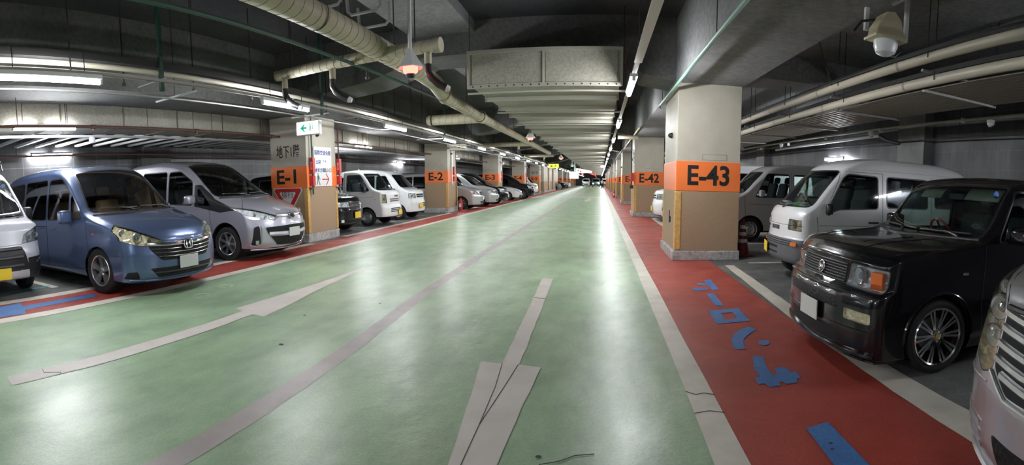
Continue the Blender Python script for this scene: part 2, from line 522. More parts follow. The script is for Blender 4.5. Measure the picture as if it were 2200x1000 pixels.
    def arches(c, axles, r, sides=(1, -1), lip=None):
        for s0 in axles:
            P = [(s0 + r * math.cos(a), .31 * c.wr + r * math.sin(a)) for a in [2 * PI * i / 28 for i in range(28)]]
            ids = c.cut([('S', P)], 'arch', M_DARK, c.root, sides, nf=lambda f, sg: f.normal.y * sg > .2 and f.calc_center_bounds().y * sg > c.W * .36)
            c.drop(ids)
            for sg in sides:
                mb = MB(); yo = sg * (c.W / 2 - .05); yi = sg * (c.W / 2 - .32); n = 20
                A = [(-.15 + (PI + .3) * i / n) for i in range(n + 1)]
                V = [c.xf((s0 + (r + .012) * math.cos(a), y, .31 * c.wr + (r + .012) * math.sin(a))) for y in (yo, yi) for a in A]
                F = [(i, i + 1, n + 2 + i, n + 1 + i) for i in range(n)] + [tuple(range(n + 1, 2 * n + 2))]
                mb.add(V, F); c.addpart(mb, 'wheel_well', M_DARK)
                if lip:
                    P2 = []
                    for i in range(n + 1):
                        a = -.05 + (PI + .1) * i / n; h, nn = c.side_hit(s0 + (r + .008) * math.cos(a), max(c.zb + .02, .31 * c.wr + (r + .008) * math.sin(a)), sg)
                        if h is not None: P2.append(c.xf(h))
                    if len(P2) > 3: m2 = MB(); m2.tube(P2, .012 * c.k, 6); c.addpart(m2, 'arch_lip', lip)
    wr = 1.
    def wheels(c, axles, R, width=.2, rim=.62, style='five', m=None, inset=.02, steer=0., hub=None):
        proto = None
        for s0 in axles:
            for sg in (-1, 1):
                y = sg * (c.W / 2 - inset - width / 2)
                if proto is None:
                    t = proto = make_tyre(R * c.k, width * c.k, rim, c.root); make_rim(R * c.k, width * c.k, rim, style, m or M_SIL, t, hub)
                else: t = copy_tree(proto, c.root)
                t.location = Vector(((c.L / 2 - s0) * c.k, y * c.k, R * c.k)); t.rotation_euler = (0, 0, (0 if sg < 0 else PI) + (steer if s0 < c.L / 2 else 0))
    def seat(c, s, y, z0=.62, m=None, back=.62, w_=.48, lean=.22, name='seat'):
        m = m or M_SEATD
        o = MB(); R = Matrix.Rotation(-lean * 1., 3, 'Y')
        o.box(c.xf((s - .05, y, z0)), (.5, w_, .16))
        rb = Matrix.Rotation(-lean, 3, 'Y')
        o.box(c.xf((s + .26, y, z0 + .34)), (.13, w_, back), rb)
        ob = o.build(name, m, c.root, True, .05, seg=3)
        h = MB(); h.box(c.xf((s + .26 + .16, y, z0 + .34 + back * .62)), (.1, .27, .17), rb); h.build('headrest', m, ob, True, .04, seg=3)
        for q in (-.05, .05):
            h2 = MB(); h2.tube([c.xf((s + .33, y + q, z0 + .55)), c.xf((s + .4, y + q, z0 + .34 + back * .62))], .006, 6); h2.build('headrest_post', M_CHR, ob)
    def steering(c, s, y, z, r=.18, m=None, label=None):
        mb = MB(); R = Matrix.Rotation(math.radians(-62), 3, 'Y'); C = c.xf((s, y, z))
        mb.tube([C + R @ Vector((r * math.cos(a), r * math.sin(a), 0)) for a in [2 * PI * i / 24 for i in range(24)]], .014, 8, closed=True)
        o = c.addpart(mb, 'steering_wheel', m or M_PLA, label=label)
        h = MB(); h.box(C, (.12, .12, .04), R)
        for a in (0, PI, PI / 2): h.tube([C, C + R @ Vector((r * math.cos(a), r * math.sin(a), 0))], .012, 6)
        h.tube([C, C + R @ Vector((0, 0, -.25))], .03, 8); h.build('steering_hub', M_PLA, o, True, .01)
    def dash(c, s0, s1, z, m=None):
        w_ = c.W / 2 - .12; mb = MB()
        prof = [(s0, z - .35), (s0, z), (s0 + .1, z + .02), (s1 - .12, z - .02), (s1, z - .1), (s1 - .05, z - .4)]
        V = [c.xf((s, y, zz)) for y in (-w_, w_) for s, zz in prof]; n = len(prof)
        mb.add(V, [tuple(range(n)), tuple(range(2 * n - 1, n - 1, -1))] + [(i, (i + 1) % n, n + (i + 1) % n, n + i) for i in range(n)])
        c.addpart(mb, 'dashboard', m or M_DASH, smooth=False, bevel=.015)
        f = MB(); f.b2(c.xf((s0, -w_, .32)), c.xf((c.L - .35, w_, .36))); c.addpart(f, 'cabin_floor', M_LINER, smooth=False)
    def mirror(c, s, z, m, side, size=(.10, .19, .17), out=.12, arm=True, label=None):
        h, n = c.side_hit(s, z, side); y = (abs(h.y) if h else c.W / 2)
        mb = MB(); C = c.xf((s, side * (y + out), z + .03)); mb.box(C, [d * c.k for d in size])
        o = c.addpart(mb, 'wing_mirror', m, smooth=True, bevel=.04, label=label)
        g = MB(); g.box(C - Vector((size[0] * .5 * c.k, 0, 0)), (.01, size[1] * .8 * c.k, size[2] * .75 * c.k)); g.build('mirror_glass', M_CHR, o)
        if arm:
            a = MB(); a.tube([c.xf((s, side * (y - .02), z - .03)), c.xf((s, side * (y + out), z - .02))], .022 * c.k, 8); a.build('mirror_arm', m, o, True)
    def wiper(c, P, park=None):
        for a, b, piv in P:   # each: blade start (y,z), blade end (y,z), pivot (y,z)
            A, B, D = [c.front_hit(*q)[0] for q in (a, b, piv)]
            if A is None or B is None or D is None: continue
            off = Vector((-.03, 0, .01)); mid = (A + B) / 2 + off
            blade = MB(); pts = []
            for i in range(9):
                t = i / 8; q = (a[0] + (b[0] - a[0]) * t, a[1] + (b[1] - a[1]) * t); h, n = c.front_hit(*q)
                pts.append(c.xf(h + Vector((-.018, 0, .004))))
            blade.tube(pts, .009, 6); o = c.addpart(blade, 'wiper', M_PLA)
            arm = MB(); arm.tube([c.xf(D + Vector((-.02, 0, .01))), c.xf(D.lerp(mid, .5) + Vector((-.02, 0, .015))), c.xf(mid)], [.014, .010, .006], 6); arm.build('wiper_arm', M_PLA, o, True)
    def handle(c, s, z, m, sides=(1, -1), w_=.17):
        for sg in sides:
            h, n = c.side_hit(s, z, sg)
            if h is None: continue
            mb = MB(); C = c.xf(h + Vector((0, sg * .022, 0)))
            mb.tube([C + Vector((-w_ / 2, -sg * .02, 0)), C + Vector((-w_ / 2 + .02, 0, 0)), C + Vector((w_ / 2 - .02, 0, 0)), C + Vector((w_ / 2, -sg * .02, 0))], .013, 8)
            c.addpart(mb, 'door_handle', m)
    def place(c, nose, y, rz):
        Lk = c.L / 2 * c.k
        c.root.location = (nose - Lk, y, 0) if rz == 0 else (nose + Lk, y, 0)
        c.root.rotation_euler = (0, 0, rz)
        if rz not in (0, PI):
            d = Vector((math.cos(rz), math.sin(rz))); c.root.location = (nose - d.x * Lk, y - d.y * Lk, 0)
M_BOWL = mat('lamp_bowl_mirror', (.88, .89, .92), .3, .4)
M_LENSB = mat('projector_lens', (.35, .38, .42), .08, .4, 1.)

def make_tyre(R, width, rim, parent):
    h = width / 2; rr = R * rim
    prof = [(rr, -h * .80), (rr * 1.03, -h * .92), (R * .86, -h), (R * .95, -h * .93), (R * .985, -h * .8), (R, -h * .6), (R, -h * .22), (R * .985, -h * .2), (R * .985, -h * .14), (R, -h * .12),
            (R, h * .12), (R * .985, h * .14), (R * .985, h * .2), (R, h * .22), (R, h * .6), (R * .985, h * .8), (R * .95, h * .93), (R * .86, h), (rr * 1.03, h * .92), (rr, h * .80)]
    mb = MB(); mb.lathe(prof, (0, 0, 0), 'y', 48, close=False)
    return mb.build('wheel', M_RUB, parent, True)
def make_rim(R, width, rim, style, m, parent, hub=None):
    # outside faces -y
    h = width / 2; rr = R * rim; mb = MB()
    mb.lathe([(rr * 1.04, -h * .88), (rr * 1.0, -h * .98), (rr * .95, -h * .9), (rr * .92, -h * .5), (rr * .9, h * .6)], (0, 0, 0), 'y', 40)
    o = mb.build('rim', m, parent, True)
    d = MB(); d.lathe([(.001, h * .1), (rr * .9, h * .1)], (0, 0, 0), 'y', 24)
    d.lathe([(.001, -h * .05), (rr * .62, -h * .05), (rr * .62, h * .1)], (0, 0, 0), 'y', 24, 1); d.build('brake_disc', [M_DARK, M_STEEL], parent, True)
    sp = MB(); yo = -h * .78
    def spoke(a, w0, w1, r0=.12, r1=.96, y0=-.62, y1=-.84, th=.16):
        ca, sa = math.cos(a), math.sin(a); t = Vector((-sa, 0, ca)); u = Vector((ca, 0, sa)); V = []
        for q, w_, yy in ((r0, w0, y0), ((r0 + r1) / 2, (w0 + w1) / 2 * .92, (y0 + y1) / 2 - .02), (r1, w1, y1)):
            for sgn in (-1, 1):
                b = u * rr * q + t * sgn * w_ * rr
                V += [b + Vector((0, h * yy, 0)), b + Vector((0, h * (yy + th * 2.2), 0))]
        F = []
        for k in (0, 4):
            F += [(k, k + 2, k + 6, k + 4), (k + 1, k + 5, k + 7, k + 3), (k, k + 4, k + 5, k + 1), (k + 2, k + 3, k + 7, k + 6)]
        F += [(0, 1, 3, 2), (8, 10, 11, 9)]; sp.add(V, F)
    if style == 'five':
        for i in range(5): spoke(2 * PI * i / 5 + .3, .15, .21)
    elif style == 'multi':
        for i in range(10):
            for q in (-.075, .075): spoke(2 * PI * i / 10 + q * 1.2, .035, .045, r0=.16)
    elif style == 'seven':
        for i in range(7): spoke(2 * PI * i / 7, .09, .13)
    if style == 'steel':
        sp.lathe([(.001, -h * .5), (rr * .22, -h * .5), (rr * .3, -h * .62), (rr * .5, -h * .5), (rr * .68, -h * .74), (rr * .93, -h * .35)], (0, 0, 0), 'y', 32)
        for i in range(10):
            a = 2 * PI * i / 10; sp.cur = 1; sp.lathe([(.001, -h * .66), (rr * .055, -h * .66)], (rr * .8 * math.cos(a), 0, rr * .8 * math.sin(a)), 'y', 8); sp.cur = 0
    sp.lathe([(.001, -h * .84), (rr * .13, -h * .84), (rr * .17, -h * .78), (rr * .2, -h * .5)], (0, 0, 0), 'y', 20)
    sp.build('spokes' if style != 'steel' else 'wheel_disc', [m, M_DARK], parent, True)
    hc = MB(); hc.lathe([(.001, -h * .88), (rr * .09, -h * .88), (rr * .1, -h * .82)], (0, 0, 0), 'y', 16); hc.build('centre_cap', hub or m, parent, True)
    if style in ('multi', 'five'):
        for i in range(5):
            a = 2 * PI * i / 5; nt = MB(); nt.lathe([(.001, -h * .8), (rr * .03, -h * .8), (rr * .03, -h * .6)], (rr * .24 * math.cos(a), 0, rr * .24 * math.sin(a)), 'y', 6); nt.build('wheel_nut', M_CHR, parent)
def newcar(*a, **k):
    c = Car(*a, **k); c.extra = []; return c
LK = 1.07
def hring(c, y, z, pts_list, r, off=.02, name='emblem', m=None, disc=None, parent=None):
    """emblem made of thin strokes, standing off the front; pts in (y,z) metres about the centre"""
    h, n = c.front_hit(y, z)
    if h is None: return
    mb = MB(); C = c.xf(h + Vector((-off, 0, 0))); k = c.k
    # tilt with the surface
    up = Vector((-(-n.x) * 0 + 0, 0, 1)); nn = Vector((-n.x, n.y, n.z)).normalized(); y_ = Vector((0, 1, 0)); up = nn.cross(y_) * (1 if nn.cross(y_).z > 0 else -1); up.normalize()
    if disc:
        mb.cur = 1; ring = [C - nn * .004 + (y_ * disc[0] * math.cos(a) + up * disc[1] * math.sin(a)) * k for a in [2 * PI * i / 24 for i in range(24)]]
        mb.add([C + nn * .002] + ring, [(0, i + 1, (i + 1) % 24 + 1) for i in range(24)]); mb.cur = 0
    for pts, closed in pts_list:
        mb.tube([C + (y_ * a + up * b) * k for a, b in pts], r * k, 6, closed=closed)
    return c.addpart(mb, name, [m or M_CHR, M_DARK], parent)
def ell(a, b, n=24, c=(0, 0)): return [(c[0] + a * math.cos(2 * PI * i / n), c[1] + b * math.sin(2 * PI * i / n)) for i in range(n)]

def blue_van():
    P = paint('blue_metallic_paint', (.10, .145, .28), .6, .3)
    c = newcar('minivan', 'blue metallic minivan with brown seats, its wheel on the left painted strip', 4.63, 1.695, 1.77,
        [(0, .76), (.12, .87), (.35, .965), (.75, 1.06), (1.02, 1.14), (1.25, 1.31), (1.6, 1.55), (1.85, 1.66), (2.2, 1.74), (3.0, 1.77), (3.9, 1.75), (4.35, 1.70), (4.63, 1.58)],
        front=[(.2, .06), (.34, 0), (.55, .0), (.7, .03), (.9, .08)], cf=.30, cw=.10, belt=.98, tumble=.17, zb=.19, k=LK, paintm=P, rx_=.035, rz_=.10, N=1.0,
        plan=[(0, .90), (.3, .985), (.8, 1), (4.0, 1), (4.63, .93)], rear=[(.2, 4.58), (.6, 4.63), (1.0, 4.60), (1.77, 4.42)])
    c.stretch = .15
    c.arches([.93, 3.78], .36)
    # windscreen
    c.window([('F', rnd([(-.745, 1.13), (.745, 1.13), (.60, 1.655), (.3, 1.69), (-.3, 1.69), (-.60, 1.655)], .05))], sides=(1,), name='windscreen', rim=.02, nf=lambda f, sg: f.normal.x < -.2 and f.normal.z > .2 and f.calc_center_bounds().x < 2.2 and f.calc_center_bounds().z > 1.0)
    c.window([('S', rnd([(1.33, 1.06), (1.62, 1.06), (1.66, 1.34), (1.62, 1.36)], .03))], name='quarter_window')
    c.window([('S', rnd([(1.72, 1.055), (2.42, 1.04), (2.42, 1.60), (2.0, 1.60), (1.72, 1.42)], .06))], name='front_side_window')
    c.window([('S', rnd([(2.50, 1.04), (3.35, 1.03), (3.35, 1.61), (2.50, 1.61)], .05))], m=M_GLD, name='rear_side_window')
    c.window([('S', rnd([(3.43, 1.03), (4.25, 1.06), (4.10, 1.58), (3.43, 1.61)], .06))], m=M_GLD, name='rear_quarter_window')
    # lamps
    c.lamp([('F', rnd([(.36, .735), (.47, .665), (.70, .70), (.90, .80), (.90, 1.02), (.78, .985), (.58, .86)], .02)), ('S', [(-.2, .5), (.34, .6), (.64, 1.02), (.5, 1.2), (-.2, 1.2)])],
        [(.64, .79, .062), (.50, .735, .045), (.76, .86, .04)], M_LENSY, M_REFLY, .07, label='yellowed clear headlight')
    # grille
    c.cut([('F', rnd([(-.40, .475), (.40, .475), (.535, .62), (.56, .70), (0.3, .70), (-.3, .70), (-.56, .70), (-.535, .62)], .04))], 'grille', M_MESH, c.root, (1,))
    for z, hw, r in ((.535, .44, .007), (.585, .49, .007), (.635, .53, .007)): c.bar([(-hw, z - .0), (-hw * .5, z - .012), (0, z - .016), (hw * .5, z - .012), (hw, z)], r)
    c.bar([(-.57, .705), (-.3, .685), (0, .68), (.3, .685), (.57, .705)], .016, off=.012, flat=1.5, name='chrome_grille_strip')
    hring(c, 0, .665, [(rnd([(-.075, .06), (.075, .06), (.06, -.06), (-.06, -.06)], .03), True), ([(-.035, .05), (-.025, 0), (-.035, -.05)], False), ([(.035, .05), (.025, 0), (.035, -.05)], False), ([(-.025, 0), (.025, 0)], False)], .010, .045, disc=(.07, .055))
    # lower intake, fog recesses, bumper crease
    c.cut([('F', rnd([(-.44, .255), (.44, .255), (.56, .385), (-.56, .385)], .03))], 'lower_intake', M_MESH, c.root, (1,))
    c.bar([(-.5, .325), (.5, .325)], .012, 'intake_bar', M_PLA)
    c.cut([('F', rnd([(.66, .25), (.82, .262), (.80, .35), (.70, .355)], .02))], 'fog_lamp_recess', M_DARK, c.root)
    c.line('F', [(.60, .235), (.7, .238), (.83, .25)], .012, m=P, name='bumper_crease', out=.006)
    c.line('F', [(-.6, .232), (0, .222), (.6, .232)], .014, (1,), P, 'bumper_lip', out=.008)
    c.fbox(0.0, .43, (.012, .33, .165), .03, 'number_plate', M_WPLATE, 'white number plate')
    # shut lines
    c.line('F', [(.36, .74), (.2, .725), (0, .72), (-.2, .725), (-.36, .74)], .003, (1,))
    c.line('S', [(1.2, 1.08), (1.2, .95), (1.17, .6), (1.2, .35)], .0035)
    c.line('S', [(2.46, 1.62), (2.46, 1.0), (2.48, .5), (2.46, .3)], .0035)
    c.line('S', [(3.38, 1.62), (3.40, 1.0), (3.36, .75)], .0035)
    c.line('S', [(1.2, .33), (2.46, .29), (3.3, .29)], .0035)
    c.line('S', [(2.5, .93), (4.3, .93)], .008, name='sliding_door_rail')
    c.line('S', [(.55, .56), (.2, .56)], .003)
    for sg in (1, -1):
        h, n = c.side_hit(1.02, .84, sg); mb = MB(); mb.box(c.xf(h), (.045, .012, .03)); c.addpart(mb, 'side_indicator', M_AMB, label='small amber side indicator', smooth=False, bevel=.005)
    c.handle(2.22, .90, P); c.handle(2.72, .90, P)
    c.mirror(1.60, 1.06, P, 1, (.16, .2, .2)); c.mirror(1.60, 1.06, P, -1, (.16, .2, .2), label='blue wing mirror')
    c.wiper([((.62, 1.16), (.05, 1.17), (.58, 1.12)), ((-.02, 1.165), (-.62, 1.17), (-.1, 1.12))])
    c.line('F', [(-.76, 1.10), (0, 1.10), (.76, 1.10)], .02, (1,), M_PLA, 'cowl_panel')
    c.wheels([.93, 3.78], .325, .205, .66, 'five', steer=.05)
    for y in (-.37, .37): c.seat(2.15, y, .68, M_SEATB)
    c.seat(3.1, 0, .68, M_SEATB, w_=1.2)
    c.dash(1.15, 1.75, 1.06); c.steering(1.80, -.37, 1.0)
    c.finish_body(); c.place(-5.30, 4.80, 0)
    return c

WSF = lambda smax, zmin=.95, nx=.18: (lambda f, sg: f.normal.x < -nx and f.normal.z > .02 and f.calc_center_bounds().x < smax and f.calc_center_bounds().z > zmin)

def silver_mpv():
    P = paint('silver_lavender_paint', (.46, .46, .54), .5, .33)
    c = newcar('minivan', 'silver people carrier with a wide grin-shaped grille, parked beside the E-1 column', 4.715, 1.77, 1.835,
        [(0, .74), (.12, .86), (.4, .97), (.8, 1.07), (1.05, 1.16), (1.3, 1.30), (1.8, 1.56), (2.1, 1.69), (2.5, 1.78), (3.1, 1.83), (3.9, 1.82), (4.4, 1.75), (4.71, 1.62)],
        front=[(.2, .08), (.34, .01), (.55, .0), (.72, .04), (.9, .10)], cf=.34, cw=.12, belt=.98, tumble=.16, zb=.2, k=LK, paintm=P, rx_=.035, rz_=.10, N=1.,
        plan=[(0, .88), (.3, .97), (.8, 1), (4.1, 1), (4.71, .93)], rear=[(.2, 4.66), (.6, 4.71), (1.0, 4.69), (1.83, 4.5)])
    c.stretch = .06; c.kz = 1.07
    c.arches([.93, 3.78], .375)
    c.window([('F', rnd([(-.77, 1.15), (.77, 1.15), (.62, 1.70), (.3, 1.74), (-.3, 1.74), (-.62, 1.70)], .05))], sides=(1,), name='windscreen', rim=.02, nf=WSF(2.5, 1.05))
    # gloss black wedge from the side glass to the lamp
    c.cut([('S', rnd([(.62, .90), (1.05, .86), (1.75, .98), (1.75, 1.36), (1.62, 1.36), (1.2, 1.10)], .03))], 'black_side_wedge', M_PLA, c.root, nf=lambda f, sg: f.normal.y * sg > .25)
    c.window([('S', rnd([(1.27, .98), (1.64, 1.0), (1.67, 1.30), (1.60, 1.29)], .04))], name='quarter_window', m=M_GLD)
    c.window([('S', rnd([(1.82, 1.01), (2.55, 1.04), (2.55, 1.62), (2.2, 1.62), (1.82, 1.42)], .06))], name='front_side_window')
    c.window([('S', rnd([(2.63, 1.04), (3.45, 1.06), (3.45, 1.65), (2.63, 1.63)], .05))], m=M_GLD, name='rear_side_window')
    c.window([('S', rnd([(3.53, 1.06), (4.35, 1.14), (4.15, 1.60), (3.53, 1.65)], .06))], m=M_GLD, name='rear_quarter_window')
    c.lamp([('F', rnd([(.33, .76), (.42, .70), (.66, .735), (.90, .84), (.90, .95), (.70, .90)], .015)), ('S', [(-.2, .5), (.40, .66), (.95, .88), (.9, 1.05), (-.2, 1.1)])],
        [(.70, .80, .05), (.56, .75, .035)], M_LENS, M_REFL, .06)
    c.bar([(-.36, .775), (-.15, .765), (0, .76), (.15, .765), (.36, .775)], .022, off=.004, flat=1.4, name='chrome_nose_strip', m=M_SIL)
    hring(c, 0, .76, [(ell(.075, .06), True), ([(-.06, .03), (-.02, .015), (0, -.015), (.02, .015), (.06, .03)], False)], .014, .035, disc=(.07, .055))
    c.cut([('F', rnd([(-.40, .27), (0, .245), (.40, .27), (.60, .50), (.62, .585), (0, .60), (-.62, .585), (-.60, .50)], .03))], 'grille', M_MESH, c.root, (1,))
    c.bar([(-.56, .47), (-.3, .46), (0, .455), (.3, .46), (.56, .47)], .038, 'grille_crossbar', P, off=-.004, flat=1.2)
    c.bar([(-.64, .59), (-.58, .46), (-.41, .26), (0, .235), (.41, .26), (.58, .46), (.64, .59)], .008, 'chrome_grille_edge', M_CHR)
    c.cut([('F', rnd([(.70, .28), (.83, .29), (.80, .60), (.72, .62)], .03))], 'fog_lamp_recess', M_DARK, c.root)
    for sg in (1, -1):
        c.bar([(sg * .69, .62), (sg * .69, .30), (sg * .76, .272), (sg * .83, .285)], .010, 'fog_lamp_surround', M_SIL)
        c.fbox(sg * .755, .335, (.03, .07, .08), -.002, 'fog_lamp', M_CHR)
    c.line('F', [(-.8, .215), (0, .205), (.8, .215)], .012, (1,), P, 'bumper_lip', out=.01)
    c.fbox(0., .475, (.012, .33, .165), .045, 'number_plate', M_WPLATE, 'white number plate')
    c.line('F', [(.34, .80), (0, .80), (-.34, .80)], .003, (1,))
    c.line('S', [(1.35, .96), (1.3, .6), (1.32, .35)], .0035); c.line('S', [(2.59, 1.64), (2.59, 1.0), (2.62, .4)], .0035); c.line('S', [(1.3, .34), (2.6, .3), (3.3, .3)], .0035)
    c.line('S', [(3.49, 1.65), (3.5, 1.0), (3.45, .8)], .0035); c.line('S', [(2.7, .95), (4.4, 1.0)], .007, name='sliding_door_rail')
    c.handle(2.3, .92, P); c.handle(2.85, .93, P)
    for sg in (1, -1): c.mirror(1.75, 1.08, P, sg, (.15, .21, .17))
    c.wiper([((.66, 1.18), (.0, 1.17), (.62, 1.12)), ((-.05, 1.17), (-.64, 1.18), (-.1, 1.12))])
    c.line('F', [(-.78, 1.11), (0, 1.10), (.78, 1.11)], .022, (1,), M_PLA, 'cowl_panel')
    c.wheels([.93, 3.78], .325, .205, .66, 'seven')
    for y in (-.4, .4): c.seat(2.3, y, .70, M_SEATD)
    c.dash(1.2, 1.9, 1.08); c.steering(1.92, -.4, 1.0)
    # thin chrome corner pole on the near front corner
    h, n = c.front_hit(-.80, .8)
    mb = MB(); mb.tube([c.xf((.55, -.80, .78)), c.xf((.55, -.80, 1.12))], .008, 8); mb.lathe([(.014, 0), (.014, .03), (.001, .035)], c.xf((.55, -.80, 1.12)), 'z', 10); c.addpart(mb, 'corner_pole', M_CHR)
    c.finish_body(); c.place(-5.88, 8.24, 0); return c

def black_box_car():
    P = paint('gloss_black_paint', (.006, .006, .008), 0., .2, .6)
    c = newcar('compact_car', 'black box-shaped compact car with multi-spoke alloy wheels and a white plate', 3.95, 1.69, 1.63,
        [(0, .90), (.08, .955), (.3, 1.0), (.7, 1.03), (1.0, 1.06), (1.12, 1.12), (1.5, 1.50), (1.62, 1.57), (2.0, 1.62), (2.8, 1.63), (3.6, 1.61), (3.95, 1.55)],
        front=[(.13, .10), (.2, .02), (.30, .0), (.52, .0), (.66, .03), (.7, .09), (.9, .13)], cf=.16, cw=.04, belt=1.0, tumble=.10, zb=.14, k=1., paintm=P, rx_=.05, rz_=.09, ry_=.10, N=1.05,
        plan=[(0, .94), (.25, .99), (.6, 1), (3.6, 1), (3.95, .96)], rear=[(.14, 3.9), (.5, 3.95), (1.63, 3.86)])
    c.wr = .98
    c.arches([.76, 3.26], .345, lip=P)
    c.window([('F', rnd([(-.76, 1.085), (.76, 1.085), (.69, 1.535), (-.69, 1.535)], .05))], sides=(1,), name='windscreen', rim=.022, m=glassmat('green_window_glass', (.62, .78, .72)), nf=WSF(1.9, 1.0))
    c.window([('S', rnd([(1.38, 1.06), (2.20, 1.06), (2.20, 1.50), (1.62, 1.50)], .04))], name='front_side_window')
    c.window([('S', rnd([(2.28, 1.06), (3.05, 1.06), (3.05, 1.50), (2.28, 1.50)], .04))], name='rear_side_window', m=M_GLD)
    c.window([('S', rnd([(3.13, 1.06), (3.6, 1.08), (3.55, 1.48), (3.13, 1.50)], .05))], name='rear_quarter_window', m=M_GLD)
    c.lamp([('F', rnd([(.43, .695), (.80, .68), (.80, .845), (.44, .86)], .015)), ('S', [(-.2, .5), (.3, .5), (.3, 1), (-.2, 1)])], [(.53, .775, .065)], M_LENS, M_REFL, .06)
    for sg in (1, -1): 
        c.fbox(sg * .715, .765, (.05, .11, .13), -.02, 'amber_indicator', M_AMB, 'amber indicator inside the headlight')
    c.cut([('F', rnd([(-.41, .70), (.41, .70), (.41, .86), (-.41, .86)], .02))], 'grille', M_DARK, c.root, (1,))
    for i in range(7): c.bar([(-.40, .715 + i * .0225), (.40, .715 + i * .0225)], .0065, 'grille_bar', M_PLA, off=.006)
    hring(c, .02, .775, [(ell(.05, .05), True), ([(-.035, 0), (.035, 0)], False), ([(0, .035), (0, -.035)], False), ([(-.03, .02), (0, .0), (-.03, -.02)], False), ([(.03, .02), (0, 0), (.03, -.02)], False)], .007, .018)
    c.cut([('F', rnd([(-.46, .515), (.46, .515), (.50, .60), (-.50, .60)], .02))], 'upper_intake', M_MESH, c.root, (1,), nf=lambda f, sg: f.normal.x < -.2)
    c.lamp([('F', rnd([(.52, .455), (.77, .445), (.77, .525), (.52, .535)], .015)), ('S', [(-.2, .3), (.3, .3), (.3, .7), (-.2, .7)])], [], M_LENSY, M_REFLY, .03, name='fog_lamp')
    c.cut([('F', rnd([(-.44, .24), (.44, .24), (.44, .36), (-.44, .36)], .02))], 'lower_intake', M_DARK, c.root, (1,))
    c.line('F', [(-.80, .64), (-.5, .655), (0, .66), (.5, .655), (.80, .64)], .012, (1,), P, 'bumper_ridge', out=.004)
    c.line('F', [(-.78, .21), (0, .20), (.78, .21)], .018, (1,), P, 'front_lip', out=.012); c.line('F', [(-.75, .39), (0, .385), (.75, .39)], .006, (1,), P, 'bumper_crease', out=.003)
    c.line('F', [(-.8, .155), (0, .15), (.8, .155)], .014, (1,), P, 'front_lip', out=.014)
    c.fbox(.05, .44, (.012, .33, .165), .03, 'number_plate', M_WPLATE, 'white number plate')
    c.line('T', [(.13, .42), (.5, .46), (.95, .50)], .005, (1, -1)); c.line('F', [(-.42, .875), (.42, .875)], .004, (1,))
    # hood scoop with its shallow raised frame
    P2 = [c.top_hit(s, y)[0] for s, y in ((.35, -.28), (.35, .28), (.8, .34), (.8, -.34))]
    mb = MB(); mb.tube([c.xf(p) for p in P2], .006, 6, closed=True); c.addpart(mb, 'bonnet_scoop_rim', P)
    mb = MB(); mb.add([c.xf(p + Vector((0, 0, .004))) for p in P2], [(0, 1, 2, 3)]); mb.add([c.xf(p + Vector((0, 0, -.01))) for p in P2], [(3, 2, 1, 0)]); c.addpart(mb, 'bonnet_scoop', P)
    c.line('S', [(1.22, 1.03), (1.2, .5), (1.22, .3)], .0035); c.line('S', [(2.24, 1.5), (2.24, .4)], .0035); c.line('S', [(3.08, 1.5), (3.1, 1.0), (3.0, .75)], .0035)
    for sg in (1, -1):
        h, n = c.side_hit(1.0, .80, sg); mb = MB(); mb.box(c.xf(h), (.06, .014, .028)); c.addpart(mb, 'side_indicator', M_CHR, label='small chrome side indicator', smooth=False, bevel=.006)
    c.handle(2.08, .93, P); c.handle(2.9, .93, P)
    for sg in (1, -1): c.mirror(1.50, 1.09, P, sg, (.13, .22, .15), out=.15)
    c.wiper([((.66, 1.11), (.05, 1.10), (.6, 1.075)), ((.0, 1.10), (-.62, 1.11), (-.05, 1.075))])
    c.line('F', [(-.78, 1.07), (0, 1.065), (.78, 1.07)], .016, (1,), M_PLA, 'cowl_panel')
    c.wheels([.76, 3.26], .302, .21, .76, 'multi', m=M_CHR, hub=mat('yellow_cap', (.55, .35, .02), .4), steer=.0, inset=.012)
    for y in (-.38, .38): c.seat(1.95, y, .60, M_SEATD)
    c.dash(1.15, 1.65, 1.02, mat('teal_grey_dashboard', (.05, .065, .065), .6)); c.steering(1.72, -.38, 1.02, .17, mat('red_steering_wheel', (.6, .02, .03), .3), 'red steering wheel rim')
    # sun visors behind the screen, mirror and stickers
    for y0, y1 in ((.12, .60), (-.60, -.25)):
        mb = MB(); mb.box(c.xf((1.62, (y0 + y1) / 2, 1.46)), (.02, abs(y1 - y0), .15), Matrix.Rotation(-.7, 3, 'Y')); c.addpart(mb, 'sun_visor', mat('beige_visor', (.45, .44, .38), .8), smooth=False, bevel=.008)
    mb = MB(); mb.box(c.xf((1.58, 0, 1.43)), (.03, .22, .06)); c.addpart(mb, 'rear_view_mirror', M_SEATG, smooth=False, bevel=.01)
    h, n = c.front_hit(.62, 1.47)
    mb = MB(); mb.lathe([(.001, .0), (.035, .0), (.035, .004)], (0, 0, 0), 'x', 20); mb.v = [tuple(c.xf(h) + Vector((x + .012, y, z))) for x, y, z in mb.v]; c.addpart(mb, 'round_sticker', mat('blue_sticker', (.02, .12, .5), .4), label='round blue inspection sticker')
    h, n = c.front_hit(.0, .44)
    c.finish_body(); c.place(1.76, 3.84, PI); return c

